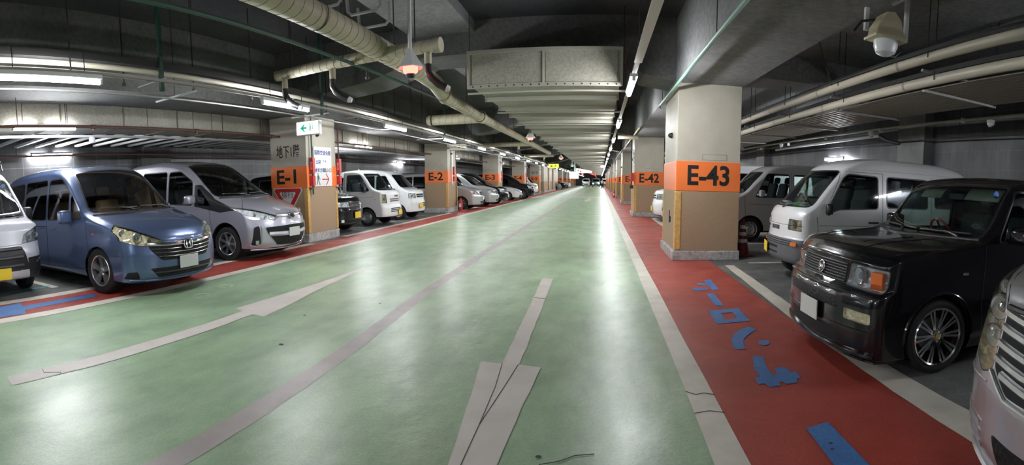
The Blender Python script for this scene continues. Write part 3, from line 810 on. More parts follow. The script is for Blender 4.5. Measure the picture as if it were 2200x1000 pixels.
def kei_white_van():
    P = paint('white_van_paint', (.74, .76, .78), 0., .3)
    G = mat('grey_bumper_plastic', (.09, .095, .105), .6)
    c = newcar('microvan', 'white microvan with a grey bumper and yellow plate, parked behind the black box-shaped car', 3.295, 1.395, 1.87,
        [(0, 1.0), (.05, 1.08), (.14, 1.14), (.35, 1.36), (.62, 1.62), (.78, 1.74), (1.1, 1.83), (1.6, 1.87), (2.6, 1.86), (3.1, 1.80), (3.295, 1.70)],
        front=[(.3, .05), (.4, 0), (.62, 0), (.68, .03), (.9, .045), (1.1, .07)], cf=.13, cw=.06, belt=1.02, tumble=.14, zb=.30, k=1.02, paintm=P, rx_=.06, rz_=.10, ry_=.13, N=.9,
        plan=[(0, .95), (.25, 1), (3.0, 1), (3.295, .96)], rear=[(.3, 3.26), (.7, 3.295), (1.87, 3.15)])
    c.wr = .86
    c.arches([.62, 2.46], .31)
    c.window([('F', rnd([(-.62, 1.14), (.62, 1.14), (.555, 1.655), (-.555, 1.655)], .06))], sides=(1,), name='windscreen', rim=.02, nf=WSF(1.0, 1.05))
    c.window([('S', rnd([(.50, 1.05), (.70, 1.12), (1.35, 1.14), (1.35, 1.60), (.86, 1.62), (.78, 1.56)], .04))], name='front_side_window')
    c.window([('S', rnd([(1.52, 1.16), (2.28, 1.16), (2.28, 1.60), (1.52, 1.61)], .05))], name='rear_side_window')
    c.window([('S', rnd([(2.44, 1.18), (2.98, 1.18), (2.92, 1.57), (2.44, 1.60)], .05))], name='rear_quarter_window')
    c.lamp([('F', rnd([(.36, .80), (.70, .79), (.70, .935), (.37, .945)], .015)), ('S', [(-.2, .5), (.16, .5), (.16, 1.2), (-.2, 1.2)])], [(.47, .87, .05)], M_LENSY, M_REFLY, .04)
    c.cut([('F', rnd([(-.8, .0), (.8, .0), (.8, .665), (-.8, .665)], .01)), ('S', [(-.3, 0), (.33, 0), (.33, .665), (-.3, .665)])], 'bumper', G, c.root, (1,), nf=lambda f, sg: f.calc_center_bounds().x < .34, label='grey plastic front bumper')
    for z in (.635, .605, .575): c.line('F', [(-.5, z), (0, z), (.5, z)], .006, (1,), M_DARK, 'bumper_groove', out=.0)
    for sg in (1, -1): c.fbox(sg * .56, .60, (.03, .13, .055), .004, 'amber_indicator', M_AMB, 'amber indicator in the bumper')
    c.cut([('F', rnd([(-.30, .50), (.12, .50), (.12, .54), (-.30, .54)], .005))], 'bumper_slot', M_DARK, c.root, (1,)); c.cut([('F', rnd([(-.30, .42), (.12, .42), (.12, .45), (-.30, .45)], .005))], 'bumper_slot', M_DARK, c.root, (1,))
    c.fbox(-.40, .47, (.012, .33, .165), .03, 'number_plate', M_YPLATE, 'yellow number plate')
    h, n = c.front_hit(-.06, .80)
    p = c.xf(h + n * .004); text_mesh('SUZUKI', .085 * c.k, 'lettering', M_SEATG, c.root, frame(p, (0, 1, 0)), .004, bold=.002)
    c.line('F', [(-.66, .86), (.66, .86)], .003, (1,))
    c.line('S', [(.36, 1.0), (.42, .55), (.9, .42), (1.3, .42)], .0035); c.line('S', [(.5, 1.1), (.76, 1.66), (1.44, 1.66), (1.44, .42)], .0035); c.line('S', [(2.36, 1.66), (2.36, .6)], .0035)
    c.line('S', [(.4, .88), (3.2, .86)], .003); c.line('S', [(.7, 1.705), (3.1, 1.70)], .006, name='rain_gutter', m=P, out=.004)
    c.handle(1.28, .93, M_PLA); c.handle(1.6, .93, M_PLA)
    for sg in (1, -1): c.mirror(.52, 1.08, M_PLA, sg, (.08, .10, .17), out=.04, arm=False)
    c.wiper([((.52, 1.17), (.08, 1.16), (.05, 1.10)), ((-.02, 1.16), (-.55, 1.17), (-.5, 1.10))])
    c.wheels([.62, 2.46], .265, .15, .6, 'steel', m=M_STEEL)
    for y in (-.33, .33): c.seat(1.0, y, .80, M_SEATD, back=.60)
    c.seat(1.9, 0, .8, M_SEATD, w_=1.1)
    c.dash(.2, .5, 1.10, mat('grey_dashboard', (.12, .12, .13), .7)); c.steering(.62, -.33, 1.16, .17)
    for nm, y, m_, sz in (('green_cloth', .05, mat('green_cloth', (.08, .62, .05), .8), .12), ('white_paper', -.48, mat('crumpled_paper', (.7, .7, .7), .8), .13), ('white_paper', .25, mat('crumpled_paper', (.7, .7, .7), .8), .1)):
        mb = MB(); mb.lathe([(.001, .05), (.5 * sz, .045), (.8 * sz, .02), (sz, -.02), (sz * .9, -.03)], c.xf((.36, y, 1.14)), 'z', 9); o = c.addpart(mb, nm, m_)
    h, n = c.front_hit(-.3, 1.5); mb = MB(); mb.box(c.xf(h) + Vector((-.08, 0, 0)), (.004, .035, .05)); mb.cur = 1; mb.box(c.xf(h) + Vector((-.08, 0, -.09)), (.004, .03, .10)); c.addpart(mb, 'hanging_tag', [M_AMB, mat('yellow_strip', (.7, .6, .1), .6)], smooth=False)
    c.finish_body(); c.place(2.62, 7.10, PI); return c

def silver_luxury_van():
    P = paint('bright_silver_paint', (.50, .51, .54), .6, .3)
    c = newcar('minivan', 'silver van cut by the right photo edge, with slatted grille and yellowed headlamp', 4.8, 1.8, 1.93,
        [(0, .93), (.1, 1.02), (.35, 1.10), (.8, 1.20), (1.1, 1.26), (1.35, 1.42), (1.8, 1.70), (2.1, 1.82), (2.6, 1.90), (3.4, 1.93), (4.4, 1.88), (4.8, 1.75)],
        front=[(.2, .04), (.34, 0), (.55, .0), (.68, .03), (.95, .12)], cf=.30, cw=.08, belt=1.05, tumble=.14, zb=.17, k=1., paintm=P, rx_=.035, rz_=.09, N=1.,
        plan=[(0, .90), (.3, .98), (.8, 1), (4.3, 1), (4.8, .94)], rear=[(.2, 4.75), (.6, 4.8), (1.9, 4.62)])
    c.wr = 1.05
    c.arches([.95, 3.85], .38)
    c.window([('F', rnd([(-.78, 1.25), (.78, 1.25), (.65, 1.78), (-.65, 1.78)], .05))], sides=(1,), name='windscreen', nf=WSF(2.4, 1.15))
    c.window([('S', rnd([(1.55, 1.14), (2.4, 1.12), (2.4, 1.72), (2.05, 1.72)], .05))], name='front_side_window'); c.window([('S', rnd([(2.5, 1.12), (3.4, 1.12), (3.4, 1.72), (2.5, 1.72)], .05))], name='rear_side_window', m=M_GLD); c.window([('S', rnd([(3.5, 1.12), (4.45, 1.14), (4.3, 1.68), (3.5, 1.72)], .05))], name='rear_quarter_window', m=M_GLD)
    c.lamp([('F', rnd([(.56, .66), (.66, .62), (.80, .68), (.92, .85), (.92, 1.12), (.80, 1.08), (.56, .90)], .03)), ('S', [(-.3, .4), (.3, .6), (.6, 1.12), (.5, 1.25), (-.3, 1.25)])],
        [(.70, .90, .06), (.68, .77, .055), (.78, .82, .035), (.80, .98, .035)], M_LENSY, M_REFLY, .09, label='large yellowed headlight')
    c.cut([('F', rnd([(-.40, .60), (.40, .60), (.545, .68), (.545, .93), (-.545, .93), (-.545, .68)], .03))], 'grille', M_DARK, c.root, (1,))
    for z, d in ((.90, .0), (.835, .0), (.765, .0), (.70, -.01), (.645, -.03)):
        hw = .54 if z > .68 else .47
        c.bar([(-hw, z + .02), (-hw * .5, z), (0, z - .008), (hw * .5, z), (hw, z + .02)], .017, 'chrome_grille_slat', M_SIL, off=.0, flat=1.3)
    c.bar([(-.55, .945), (0, .955), (.55, .945)], .014, 'grille_top_trim', M_PLA, off=.008)
    c.bar([(-.56, .66), (-.40, .585), (0, .575), (.40, .585), (.56, .66)], .010, 'grille_bottom_trim', M_SIL, off=.008)
    for i in range(9):
        y = -.48 + i * .12; h, n = c.front_hit(y, .77); mb = MB(); mb.tube([c.xf(Vector((h.x + .01, y, .63))), c.xf(Vector((h.x + .06, y, .91)))], .004, 5); c.addpart(mb, 'grille_rib', M_PLA)
    c.cut([('F', rnd([(-.40, .22), (.40, .22), (.5, .40), (-.5, .40)], .04))], 'lower_intake', M_MESH, c.root, (1,))
    c.cut([('F', rnd([(.60, .24), (.84, .25), (.86, .44), (.66, .42)], .03))], 'fog_lamp_recess', M_SIL, c.root)
    for z in (.29, .34, .39): c.bar([(.62, z), (.74, z), (.85, z + .02)], .008, 'recess_fin', P)
    for z in (.29, .34, .39): c.bar([(-.62, z), (-.74, z), (-.85, z + .02)], .008, 'recess_fin', P)
    c.line('F', [(-.86, .20), (0, .19), (.86, .20)], .016, (1,), P, 'bumper_lip', out=.012); c.line('F', [(.58, .60), (.75, .585), (.88, .60)], .006, m=P, name='bumper_crease', out=.002)
    c.fbox(0., .47, (.012, .33, .165), .03, 'number_plate', M_WPLATE, 'white number plate')
    c.line('F', [(.57, .93), (.75, 1.10), (.86, 1.14)], .003); c.line('S', [(1.3, 1.15), (1.25, .6), (1.3, .35)], .0035)
    for sg in (1, -1): c.mirror(1.60, 1.16, P, sg, (.16, .22, .2))
    c.line('F', [(-.80, 1.215), (0, 1.21), (.80, 1.215)], .02, (1,), M_PLA, 'cowl_panel')
    c.wheels([.95, 3.85], .34, .21, .64, 'seven'); c.dash(1.3, 1.9, 1.2)
    for y in (-.4, .4): c.seat(2.4, y, .78, M_SEATG)
    c.finish_body(); c.place(1.50, 0.99, PI); return c

def silver_kei_wagon():
    P = paint('pale_silver_paint', (.62, .64, .70), .25, .3)
    c = newcar('microvan', 'pale silver microvan with black bumper corners, roof rail and yellow plate at the left edge', 3.395, 1.475, 1.87,
        [(0, .97), (.06, 1.04), (.2, 1.09), (.36, 1.14), (.6, 1.36), (.95, 1.66), (1.1, 1.75), (1.5, 1.83), (2.2, 1.87), (3.0, 1.84), (3.395, 1.72)],
        front=[(.22, .05), (.34, 0), (.6, 0), (.7, .03), (1.0, .07)], cf=.14, cw=.06, belt=1.05, tumble=.15, zb=.24, k=LK, paintm=P, rx_=.05, rz_=.10, N=.9,
        plan=[(0, .95), (.25, 1), (3.1, 1), (3.395, .96)])
    c.stretch = .14
    c.wr = .9
    c.arches([.66, 3.1 - .0], .32)
    c.window([('F', rnd([(-.66, 1.14), (.66, 1.14), (.58, 1.66), (-.58, 1.66)], .06))], sides=(1,), name='windscreen', nf=WSF(1.3, 1.08))
    c.window([('S', rnd([(.75, 1.10), (1.5, 1.10), (1.5, 1.62), (1.10, 1.62), (.98, 1.56)], .04))], name='front_side_window'); c.window([('S', rnd([(1.62, 1.12), (2.45, 1.12), (2.45, 1.62), (1.62, 1.62)], .05))], name='rear_side_window', m=M_GLD); c.window([('S', rnd([(2.55, 1.14), (3.15, 1.14), (3.08, 1.60), (2.55, 1.62)], .05))], name='rear_quarter_window', m=M_GLD)
    c.lamp([('F', rnd([(.40, .765), (.76, .79), (.76, .99), (.69, .985), (.45, .885)], .015)), ('S', [(-.2, .5), (.2, .5), (.3, 1.2), (-.2, 1.2)])], [(.55, .83, .045), (.67, .87, .045)], M_LENS, M_REFL, .05)
    c.cut([('F', rnd([(-.36, .38), (.36, .38), (.36, .73), (-.36, .73)], .02))], 'grille', M_PLA, c.root, (1,))
    c.cut([('F', rnd([(.36, .38), (.50, .38), (.42, .66), (.36, .73)], .01))], 'grille', M_PLA, c.root)
    for z in (.46, .58, .70): c.bar([(-.38, z), (.38, z)], .022, 'grille_bar', mat('dark_grey_plastic', (.05, .052, .06), .4), off=.01)
    c.cut([('F', rnd([(.50, .10), (.80, .10), (.80, .60), (.70, .56), (.47, .55)], .02)), ('S', [(-.3, 0), (.32, 0), (.32, .7), (-.3, .7)])], 'bumper_corner', M_PLA, c.root, label='black plastic bumper corner', nf=lambda f, sg: f.calc_center_bounds().x < .33)
    c.line('F', [(.62, .47), (.70, .52)], .01, m=M_SIL, name='corner_accent', out=.004)
    sk = [(-.50, .245), (-.42, .345), (0, .35), (.42, .345), (.50, .245), (0, .24)]
    c.cut([('F', rnd([(-.52, .22), (.52, .22), (.42, .36), (-.42, .36)], .02))], 'skid_plate', mat('silver_skid', (.6, .6, .64), .35, .4), c.root, (1,), nf=lambda f, sg: f.normal.x < -.2)
    c.fbox(0., .36, (.012, .33, .165), .03, 'number_plate', M_YPLATE, 'yellow number plate')
    c.line('F', [(-.4, .755), (0, .75), (.4, .755)], .003, (1,))
    c.line('S', [(.62, 1.1), (.55, .6), (1.0, .42)], .0035); c.line('S', [(1.56, 1.66), (1.56, .42)], .0035)
    for sg in (1, -1): c.mirror(.80, 1.14, M_PLA, sg, (.11, .16, .2), out=.11)
    c.wiper([((.55, 1.17), (.02, 1.16), (.5, 1.12)), ((-.05, 1.16), (-.56, 1.17), (-.1, 1.12))])
    for sg in (1, -1):
        mb = MB(); A = [c.xf((s, sg * .60, z)) for s, z in ((1.15, 1.80), (1.2, 1.90), (2.9, 1.93), (2.95, 1.84))]; mb.tube(A, .016, 8); o = c.addpart(mb, 'roof_rail', M_PLA)
    for s in (1.35, 2.4):
        mb = MB(); mb.tube([c.xf((s, -.66, 1.95)), c.xf((s, .66, 1.95))], .02, 8); c.addpart(mb, 'roof_crossbar', M_PLA)
    c.wheels([.66, 3.1], .28, .155, .62, 'five')
    for y in (-.35, .35): c.seat(1.25, y, .76, M_SEATG, back=.6)
    c.dash(.45, .85, 1.10); c.steering(.92, -.35, 1.1)
    h, n = c.front_hit(.50, 1.58); mb = MB(); mb.lathe([(.001, 0), (.035, 0)], (0, 0, 0), 'x', 16); mb.v = [tuple(c.xf(h) + Vector((x + .012, y, z))) for x, y, z in mb.v]; c.addpart(mb, 'round_sticker', mat('blue_sticker', (.02, .12, .5), .4))
    c.finish_body(); c.place(-7.05, 2.62, 0); return c

def keitruck():
    P = paint('white_van_paint', (.74, .76, .78), 0., .3)
    c = newcar('microtruck', 'white microtruck with a large side window and yellow plate, right beside the black small car', 1.62, 1.475, 1.765,
        [(0, 1.02), (.06, 1.08), (.25, 1.13), (.40, 1.20), (.7, 1.50), (.85, 1.64), (1.0, 1.72), (1.3, 1.765), (1.62, 1.74)],
        front=[(.25, .04), (.34, 0), (.58, 0), (.64, .035), (1.0, .06)], rear=[(.25, 1.60), (1.0, 1.62), (1.76, 1.58)], cf=.13, cw=.05, belt=1.05, tumble=.12, zb=.26, k=LK, paintm=P, rx_=.10, rz_=.10, N=.7,
        plan=[(0, .95), (.3, 1), (1.62, 1)], cat='truck')
    c.wr = .9; c.arches([.72], .33)
    c.window([('F', rnd([(-.64, 1.14), (.64, 1.14), (.57, 1.66), (-.57, 1.66)], .05))], sides=(1,), name='windscreen', nf=WSF(1.3, 1.08))
    c.window([('S', rnd([(.62, 1.12), (1.42, 1.12), (1.42, 1.62), (.95, 1.62)], .05))], name='side_window')
    c.window([('F', rnd([(-.5, 1.15), (.5, 1.15), (.5, 1.55), (-.5, 1.55)], .04))], sides=(1,), name='rear_cab_window', nf=lambda f, sg: f.normal.x > .5)
    c.lamp([('F', rnd([(.52, .72), (.72, .73), (.72, 1.0), (.54, .99)], .02)), ('S', [(-.2, .5), (.2, .5), (.2, 1.2), (-.2, 1.2)])], [(.62, .85, .05)], M_LENSY, M_REFLY, .04)
    for z0 in (.76, .82): c.cut([('F', [(-.35, z0), (.35, z0), (.35, z0 + .035), (-.35, z0 + .035)])], 'grille_slot', M_DARK, c.root, (1,))
    for z0 in (.43, .48, .53): c.cut([('F', [(-.38, z0), (.38, z0), (.38, z0 + .03), (-.38, z0 + .03)])], 'bumper_slot', M_DARK, c.root, (1,))
    for i in range(9): c.bar([(-.32 + i * .08, .75), (-.32 + i * .08, .86)], .006, 'grille_rib', P)
    h, n = c.front_hit(.1, .93); p = c.xf(h + n * .004); text_mesh('SUZUKI', .08, 'lettering', M_SEATG, c.root, frame(p, (0, 1, 0)), .004)
    c.fbox(.25, .40, (.012, .33, .165), .03, 'number_plate', M_YPLATE, 'yellow number plate')
    c.line('S', [(.5, 1.1), (.45, .92), (1.5, .9)], .003); c.line('S', [(1.5, 1.68), (1.5, .4)], .0035)
    for sg in (1, -1):
        c.mirror(.72, 1.14, M_PLA if sg < 0 else P, sg, (.1, .12, .2), out=.13)
        h, n = c.side_hit(.42, .85, sg); mb = MB(); mb.box(c.xf(h), (.03, .012, .025)); c.addpart(mb, 'side_indicator', M_AMB, smooth=False)
    c.wiper([((.5, 1.17), (0, 1.16), (.45, 1.13)), ((-.05, 1.16), (-.52, 1.17), (-.1, 1.13))])
    c.seat(1.05, -.35, .78, M_SEATG, back=.55); c.seat(1.05, .35, .78, M_SEATG, back=.55); c.dash(.42, .72, 1.12); c.steering(.82, -.35, 1.12)
    # load bed with drop sides and a headboard frame
    for nm, lo, hi in (('bed_floor', (1.66, -.70, .62), (3.4, .70, .68)), ('drop_side', (1.66, -.72, .64), (3.4, -.69, .95)), ('drop_side', (1.66, .69, .64), (3.4, .72, .95)), ('tailboard', (3.38, -.70, .64), (3.41, .70, .95)), ('chassis_rail', (1.5, -.4, .4), (3.3, .4, .60))):
        mb = MB(); mb.b2(c.xf(lo), c.xf(hi)); c.addpart(mb, nm, P if nm != 'chassis_rail' else M_DARK, smooth=False, bevel=.006)
    mb = MB()
    for y in (-.65, .65): mb.tube([c.xf((1.68, y, .66)), c.xf((1.68, y, 1.86))], .018, 8)
    mb.tube([c.xf((1.68, -.65, 1.72)), c.xf((1.68, .65, 1.72))], .016, 8); mb.tube([c.xf((1.68, -.65, 1.3)), c.xf((1.68, .65, 1.3))], .014, 8); c.addpart(mb, 'headboard_frame', P)
    c.wheels([.72, 2.75], .275, .15, .62, 'steel', m=M_STEEL)
    c.lining = None; c.finish_body(); c.place(-6.85, 15.80, 0); return c

def generic(name, label, L, W, H, top, P, lampF, grille, plate=None, wind=(1.1, 1.6, 1.0, 1.6), sidew=(), front=None, axles=None, k=1., N=.55, cf=.2, zb=.22, R=.31, style='seven', bars=3, cat='van', rear=None, tint=None, barm=None, intake=None, fog=None, lens=None, tumble=.15, wfrac=.86, mesh=None, lampS=None, group=None, rimm=None):
    c = newcar(name, label, L, W, H, top, front=front or [(zb, .06), (.36, 0), (.6, 0), (.72, .03), (1.0, .08)], cf=cf, cw=.08, belt=1.0, tumble=tumble, zb=zb, k=k, paintm=P, N=N, rx_=.045, rz_=.10, cat=cat, rear=rear)
    if group: c.root['group'] = group
    ax = axles or [.85, L - .9]; c.wr = R / .31; c.arches(ax, R * 1.16)
    z0, z1, y0, smax = wind; hw = W / 2 * wfrac
    g = tint or M_GLD
    c.window([('F', rnd([(-hw, z0), (hw, z0), (hw * .84, z1), (-hw * .84, z1)], .05))], sides=(1,), name='windscreen', m=g, nf=WSF(smax, z0 - .1))
    for q in sidew: c.window([('S', rnd(q, .05))], name='side_window', m=g)
    c.lamp([('F', rnd(lampF, .015)), ('S', lampS or [(-.3, .3), (.35, .3), (.5, 1.3), (-.3, 1.3)])], [(sum(p[0] for p in lampF) / len(lampF), sum(p[1] for p in lampF) / len(lampF), .045)], lens or M_LENS, M_REFL, .05)
    gx, gz0, gz1 = grille
    c.cut([('F', rnd([(-gx * .92, gz0), (gx * .92, gz0), (gx, gz1), (-gx, gz1)], .02))], 'grille', M_DARK, c.root, (1,))
    for i in range(bars):
        z = gz0 + (gz1 - gz0) * (i + .5) / bars; c.bar([(-gx * .95, z), (gx * .95, z)], .009, 'grille_bar', barm or M_CHR)
    if intake: c.cut([('F', rnd([(-intake[0], intake[1]), (intake[0], intake[1]), (intake[0], intake[2]), (-intake[0], intake[2])], .02))], 'lower_intake', M_MESH, c.root, (1,))
    if fog:
        for sg in (1, -1): c.fbox(sg * fog[0], fog[1], (.03, .10, .08), .0, 'fog_lamp', M_CHR)
    if plate: c.fbox(plate[0], plate[1], (.012, .33, .165), .03, 'number_plate', plate[2], ('yellow' if plate[2] is M_YPLATE else 'white') + ' number plate')
    sm = sidew[0][0][0] if sidew else 1.4
    for sg in (1, -1): c.mirror(sm + .12, z0 - .02, P, sg, (.13, .18, .17))
    c.line('F', [(-hw, z0 - .045), (0, z0 - .05), (hw, z0 - .045)], .018, (1,), M_PLA, 'cowl_panel')
    c.wheels(ax, R, .19, .63, style, m=rimm)
    return c
M_WPAINT = paint('white_van_paint', (.74, .76, .78), 0., .3)
M_BPAINT = paint('deep_black_paint', (.006, .006, .009), 0., .2, .6)
M_SPAINT = paint('plain_silver_paint', (.50, .51, .52), .5, .3)
M_GPAINT = paint('grey_green_paint', (.22, .27, .27), .4, .3)
VANTOP = [(0, .82), (.12, .92), (.4, 1.02), (.8, 1.10), (1.05, 1.18), (1.5, 1.48), (1.9, 1.70), (2.3, 1.80), (3.0, 1.85), (4.2, 1.82), (4.6, 1.68)]
KEITOP = [(0, .98), (.06, 1.04), (.25, 1.10), (.42, 1.18), (.75, 1.50), (.95, 1.68), (1.3, 1.80), (2.2, 1.86), (3.0, 1.83), (3.395, 1.70)]
VANSIDE = ([(1.62, 1.08), (2.35, 1.07), (2.35, 1.62), (2.05, 1.62)], [(2.43, 1.07), (3.3, 1.07), (3.3, 1.64), (2.43, 1.63)], [(3.38, 1.07), (4.3, 1.1), (4.15, 1.6), (3.38, 1.64)])
KEISIDE = ([(.85, 1.12), (1.5, 1.12), (1.5, 1.6), (1.15, 1.6)], [(1.6, 1.12), (2.4, 1.12), (2.4, 1.62), (1.6, 1.61)], [(2.5, 1.14), (3.15, 1.14), (3.05, 1.58), (2.5, 1.6)])

def small_cars():
    out = []
    # black small car whose nose shows right of column E-1
    c = generic('small_car', 'glossy black small car with a yellow plate, nose showing just right of the E-1 column', 3.4, 1.475, 1.64,
        [(0, .84), (.08, .93), (.3, .99), (.7, 1.04), (.95, 1.12), (1.3, 1.42), (1.5, 1.54), (1.8, 1.61), (2.4, 1.64), (3.2, 1.60), (3.4, 1.48)], M_BPAINT,
        [(.34, .70), (.70, .72), (.70, .86), (.36, .84)], (.32, .71, .84), (.0, .48, M_YPLATE), (1.08, 1.50, 1, 1.8), ([(1.2, 1.06), (1.9, 1.06), (1.9, 1.48), (1.45, 1.48)], [(2.0, 1.06), (2.8, 1.06), (2.8, 1.5), (2.0, 1.49)]),
        k=1.1, N=.7, R=.29, intake=(.45, .28, .36), fog=(.58, .34), cat='car', bars=4, axles=[.75, 2.75]); c.finish_body(); c.place(-7.0, 13.15, 0)
    keitruck()
    c = generic('microvan', 'white microvan with a chrome nose badge bar, between the microtruck and the E-2 column', 3.395, 1.475, 1.86, KEITOP, M_WPAINT,
        [(.40, .78), (.72, .78), (.72, .96), (.42, .95)], (.36, .80, .93), (-.1, .50, M_YPLATE), (1.18, 1.64, 1, 1.3), KEISIDE, k=LK, N=.7, R=.28, style='steel', bars=1, barm=M_SIL, axles=[.66, 3.0], cf=.13, front=[(.24, .04), (.34, 0), (.62, 0), (.7, .03), (1., .06)], zb=.26)
    for z0 in (.44, .50, .56): c.cut([('F', [(.08, z0), (.45, z0), (.45, z0 + .035), (.08, z0 + .035)])], 'bumper_slot', M_DARK, c.root, (1,))
    c.wiper([((.55, 1.19), (.05, 1.18), (.5, 1.14))]); c.finish_body(); c.place(-6.95, 18.55, 0)
    specs = [
        ('minivan', 'silver minivan with amber-edged headlights, nearest car behind the E-2 column', M_SPAINT, -6.05, 25.1, (0.15, .55, M_WPLATE), 3),
        ('minivan', 'silver minivan with a dark mesh grille, second car behind the E-2 column', M_SPAINT, -5.85, 28.0, (0.2, .55, M_WPLATE), 1),
        ('minivan', 'dark minivan mostly hidden, just in front of the E-3 column', M_BPAINT, -5.8, 31.0, (0, .5, M_WPLATE), 4)]
    for nm, lab, P, x, y, pl, b in specs:
        c = generic(nm, lab, 4.6, 1.72, 1.85, VANTOP, P, [(.36, .72), (.86, .74), (.86, .95), (.60, .92)], (.34, .68, .86), pl, (1.16, 1.70, 1, 2.3), VANSIDE, k=1.05, N=.55, intake=(.3, .30, .40), bars=b, tint=M_GLD)
        for sg in (1, -1): 
            if b == 3: c.fbox(sg * .77, .83, (.04, .06, .12), -.01, 'amber_indicator', M_AMB)
        c.finish_body(); c.place(x, y, 0)
    c = generic('hatchback', 'low white sporty car nose, between the E-3 column and a black minivan', 4.3, 1.75, 1.45,
        [(0, .62), (.1, .70), (.4, .82), (.9, .93), (1.1, .98), (1.7, 1.28), (2.0, 1.38), (2.6, 1.45), (3.5, 1.38), (4.3, 1.1)], M_WPAINT, [(.45, .60), (.85, .66), (.85, .76), (.6, .72)], (.35, .55, .62), (0, .42, M_WPLATE), (.98, 1.34, 1, 2.2), ([(1.9, .95), (2.6, .95), (2.6, 1.28), (2.2, 1.28)],), k=1.05, N=.5, cat='car', intake=(.5, .25, .38)); c.finish_body(); c.place(-5.85, 36.7, 0)
    c = generic('minivan', 'shiny black minivan with big headlamps, between columns E-3 and E-4', 4.8, 1.8, 1.9, [(a, b + .05) for a, b in VANTOP[:-1]] + [(4.8, 1.7)], M_BPAINT, [(.40, .72), (.92, .80), (.92, 1.05), (.60, .95)], (.38, .45, .85), None, (1.2, 1.75, 1, 2.3), VANSIDE, k=1.05, N=.55, bars=6, R=.34); c.finish_body(); c.place(-5.3, 40.0, 0)
    c = generic('microvan', 'narrow sliver of a white microvan seen between columns E-4 and E-5', 3.395, 1.475, 1.86, KEITOP, M_WPAINT, [(.40, .78), (.72, .78), (.72, .96), (.42, .95)], (.36, .60, .65), (0, .45, M_YPLATE), (1.18, 1.64, 1, 1.3), KEISIDE, k=1.05, N=.45, R=.28, style='steel', bars=1, axles=[.66, 3.0]); c.finish_body(); c.place(-6.45, 51.5, 0)
    # right side row
    c = generic('van', 'grey-white cargo van with a dark side window, behind the E-43 column and traffic cone', 4.4, 1.69, 1.98,
        [(0, 1.0), (.06, 1.08), (.25, 1.16), (.38, 1.22), (.8, 1.58), (1.1, 1.82), (1.4, 1.92), (2.2, 1.98), (3.8, 1.96), (4.4, 1.85)], paint('grey_white_paint', (.52, .53, .55), 0., .35),
        [(.42, .80), (.80, .80), (.80, 1.0), (.5, .98)], (.4, .7, .8), (0, .5, M_WPLATE), (1.22, 1.76, 1, 1.6), ([(.85, 1.14), (1.75, 1.14), (1.75, 1.72), (1.18, 1.72)], [(1.9, 1.16), (2.9, 1.16), (2.9, 1.72), (1.9, 1.72)], [(3.0, 1.16), (4.1, 1.16), (4.05, 1.70), (3.0, 1.72)]),
        k=1.0, N=.8, R=.31, style='steel', axles=[.72, 3.4], tint=M_GL, cf=.14)
    c.line('S', [(.55, 1.2), (.6, .5)], .0035); c.line('S', [(1.82, 1.78), (1.82, .4)], .0035); c.line('S', [(.7, .95), (4.2, .93)], .003); c.seat(1.45, -.4, .85); c.seat(1.45, .4, .85); c.dash(.5, .85, 1.15)
    c.finish_body(); c.place(3.0, 12.75, PI)
    c = generic('van', 'white high-roof van with clear headlamps, between columns E-43 and E-42', 4.7, 1.7, 1.98,
        [(0, 1.0), (.08, 1.09), (.35, 1.17), (.5, 1.24), (.95, 1.62), (1.2, 1.82), (1.5, 1.92), (2.2, 1.98), (4.2, 1.97), (4.7, 1.86)], M_WPAINT,
        [(.46, .70), (.80, .72), (.80, .98), (.50, .94)], (.42, .84, .98), (0, .45, M_WPLATE), (1.24, 1.76, 1, 1.6), ([(.95, 1.16), (1.85, 1.16), (1.85, 1.72), (1.3, 1.72)], [(2.0, 1.16), (3.2, 1.16), (3.2, 1.72), (2.0, 1.72)]), k=1.02, N=.6, R=.33, style='steel', bars=2, intake=(.4, .50, .62), cf=.16)
    for sg in (1, -1): c.cut([('F', rnd([(sg * .62, .33), (sg * .76, .34), (sg * .75, .47), (sg * .64, .47)], .02))], 'fog_lamp_recess', M_DARK, c.root, (1,))
    c.finish_body(); c.place(1.98, 15.55, PI)
    c = generic('microvan', 'second white van, mostly hidden behind the high-roof van before the E-42 column', 3.395, 1.475, 1.86, KEITOP, M_WPAINT, [(.40, .78), (.72, .78), (.72, .96), (.42, .95)], (.36, .80, .93), (0, .45, M_YPLATE), (1.18, 1.64, 1, 1.3), KEISIDE, k=1.05, N=.45, R=.28, style='steel', bars=1, axles=[.66, 3.0]); c.finish_body(); c.place(1.92, 18.2, PI)
    far = [(-6.0, 77, M_GPAINT, 'grey-green car nose poking out far down the left row'), (-6.0, 88, M_BPAINT, 'dark car nose poking out far down the left row'), (-5.9, 100, M_WPAINT, 'white car nose farthest down the left row'),
           (1.9, 63, M_WPAINT, 'white car nose poking out far down the right row'), (1.9, 75, M_WPAINT, 'white car nose farthest down the right row'), (1.9, 51.5, M_BPAINT, 'dark car nose behind the E-40 column on the right')]
    for i, (x, y, P, lab) in enumerate(far):
        c = generic('parked_car', lab, 4.4, 1.72, 1.75, [(a, b * .95) for a, b in VANTOP[:-1]] + [(4.4, 1.55)], P, [(.40, .66), (.86, .70), (.86, .86), (.60, .84)], (.34, .62, .8), (0, .45, M_WPLATE), (1.08, 1.60, 1, 2.2), VANSIDE[:1], k=1.05, N=.35, bars=1, cat='car')
        c.finish_body(); c.place(x, y, 0 if x < 0 else PI)
    lampon = emis('headlamp_beam', (.9, .95, 1.), 3.)
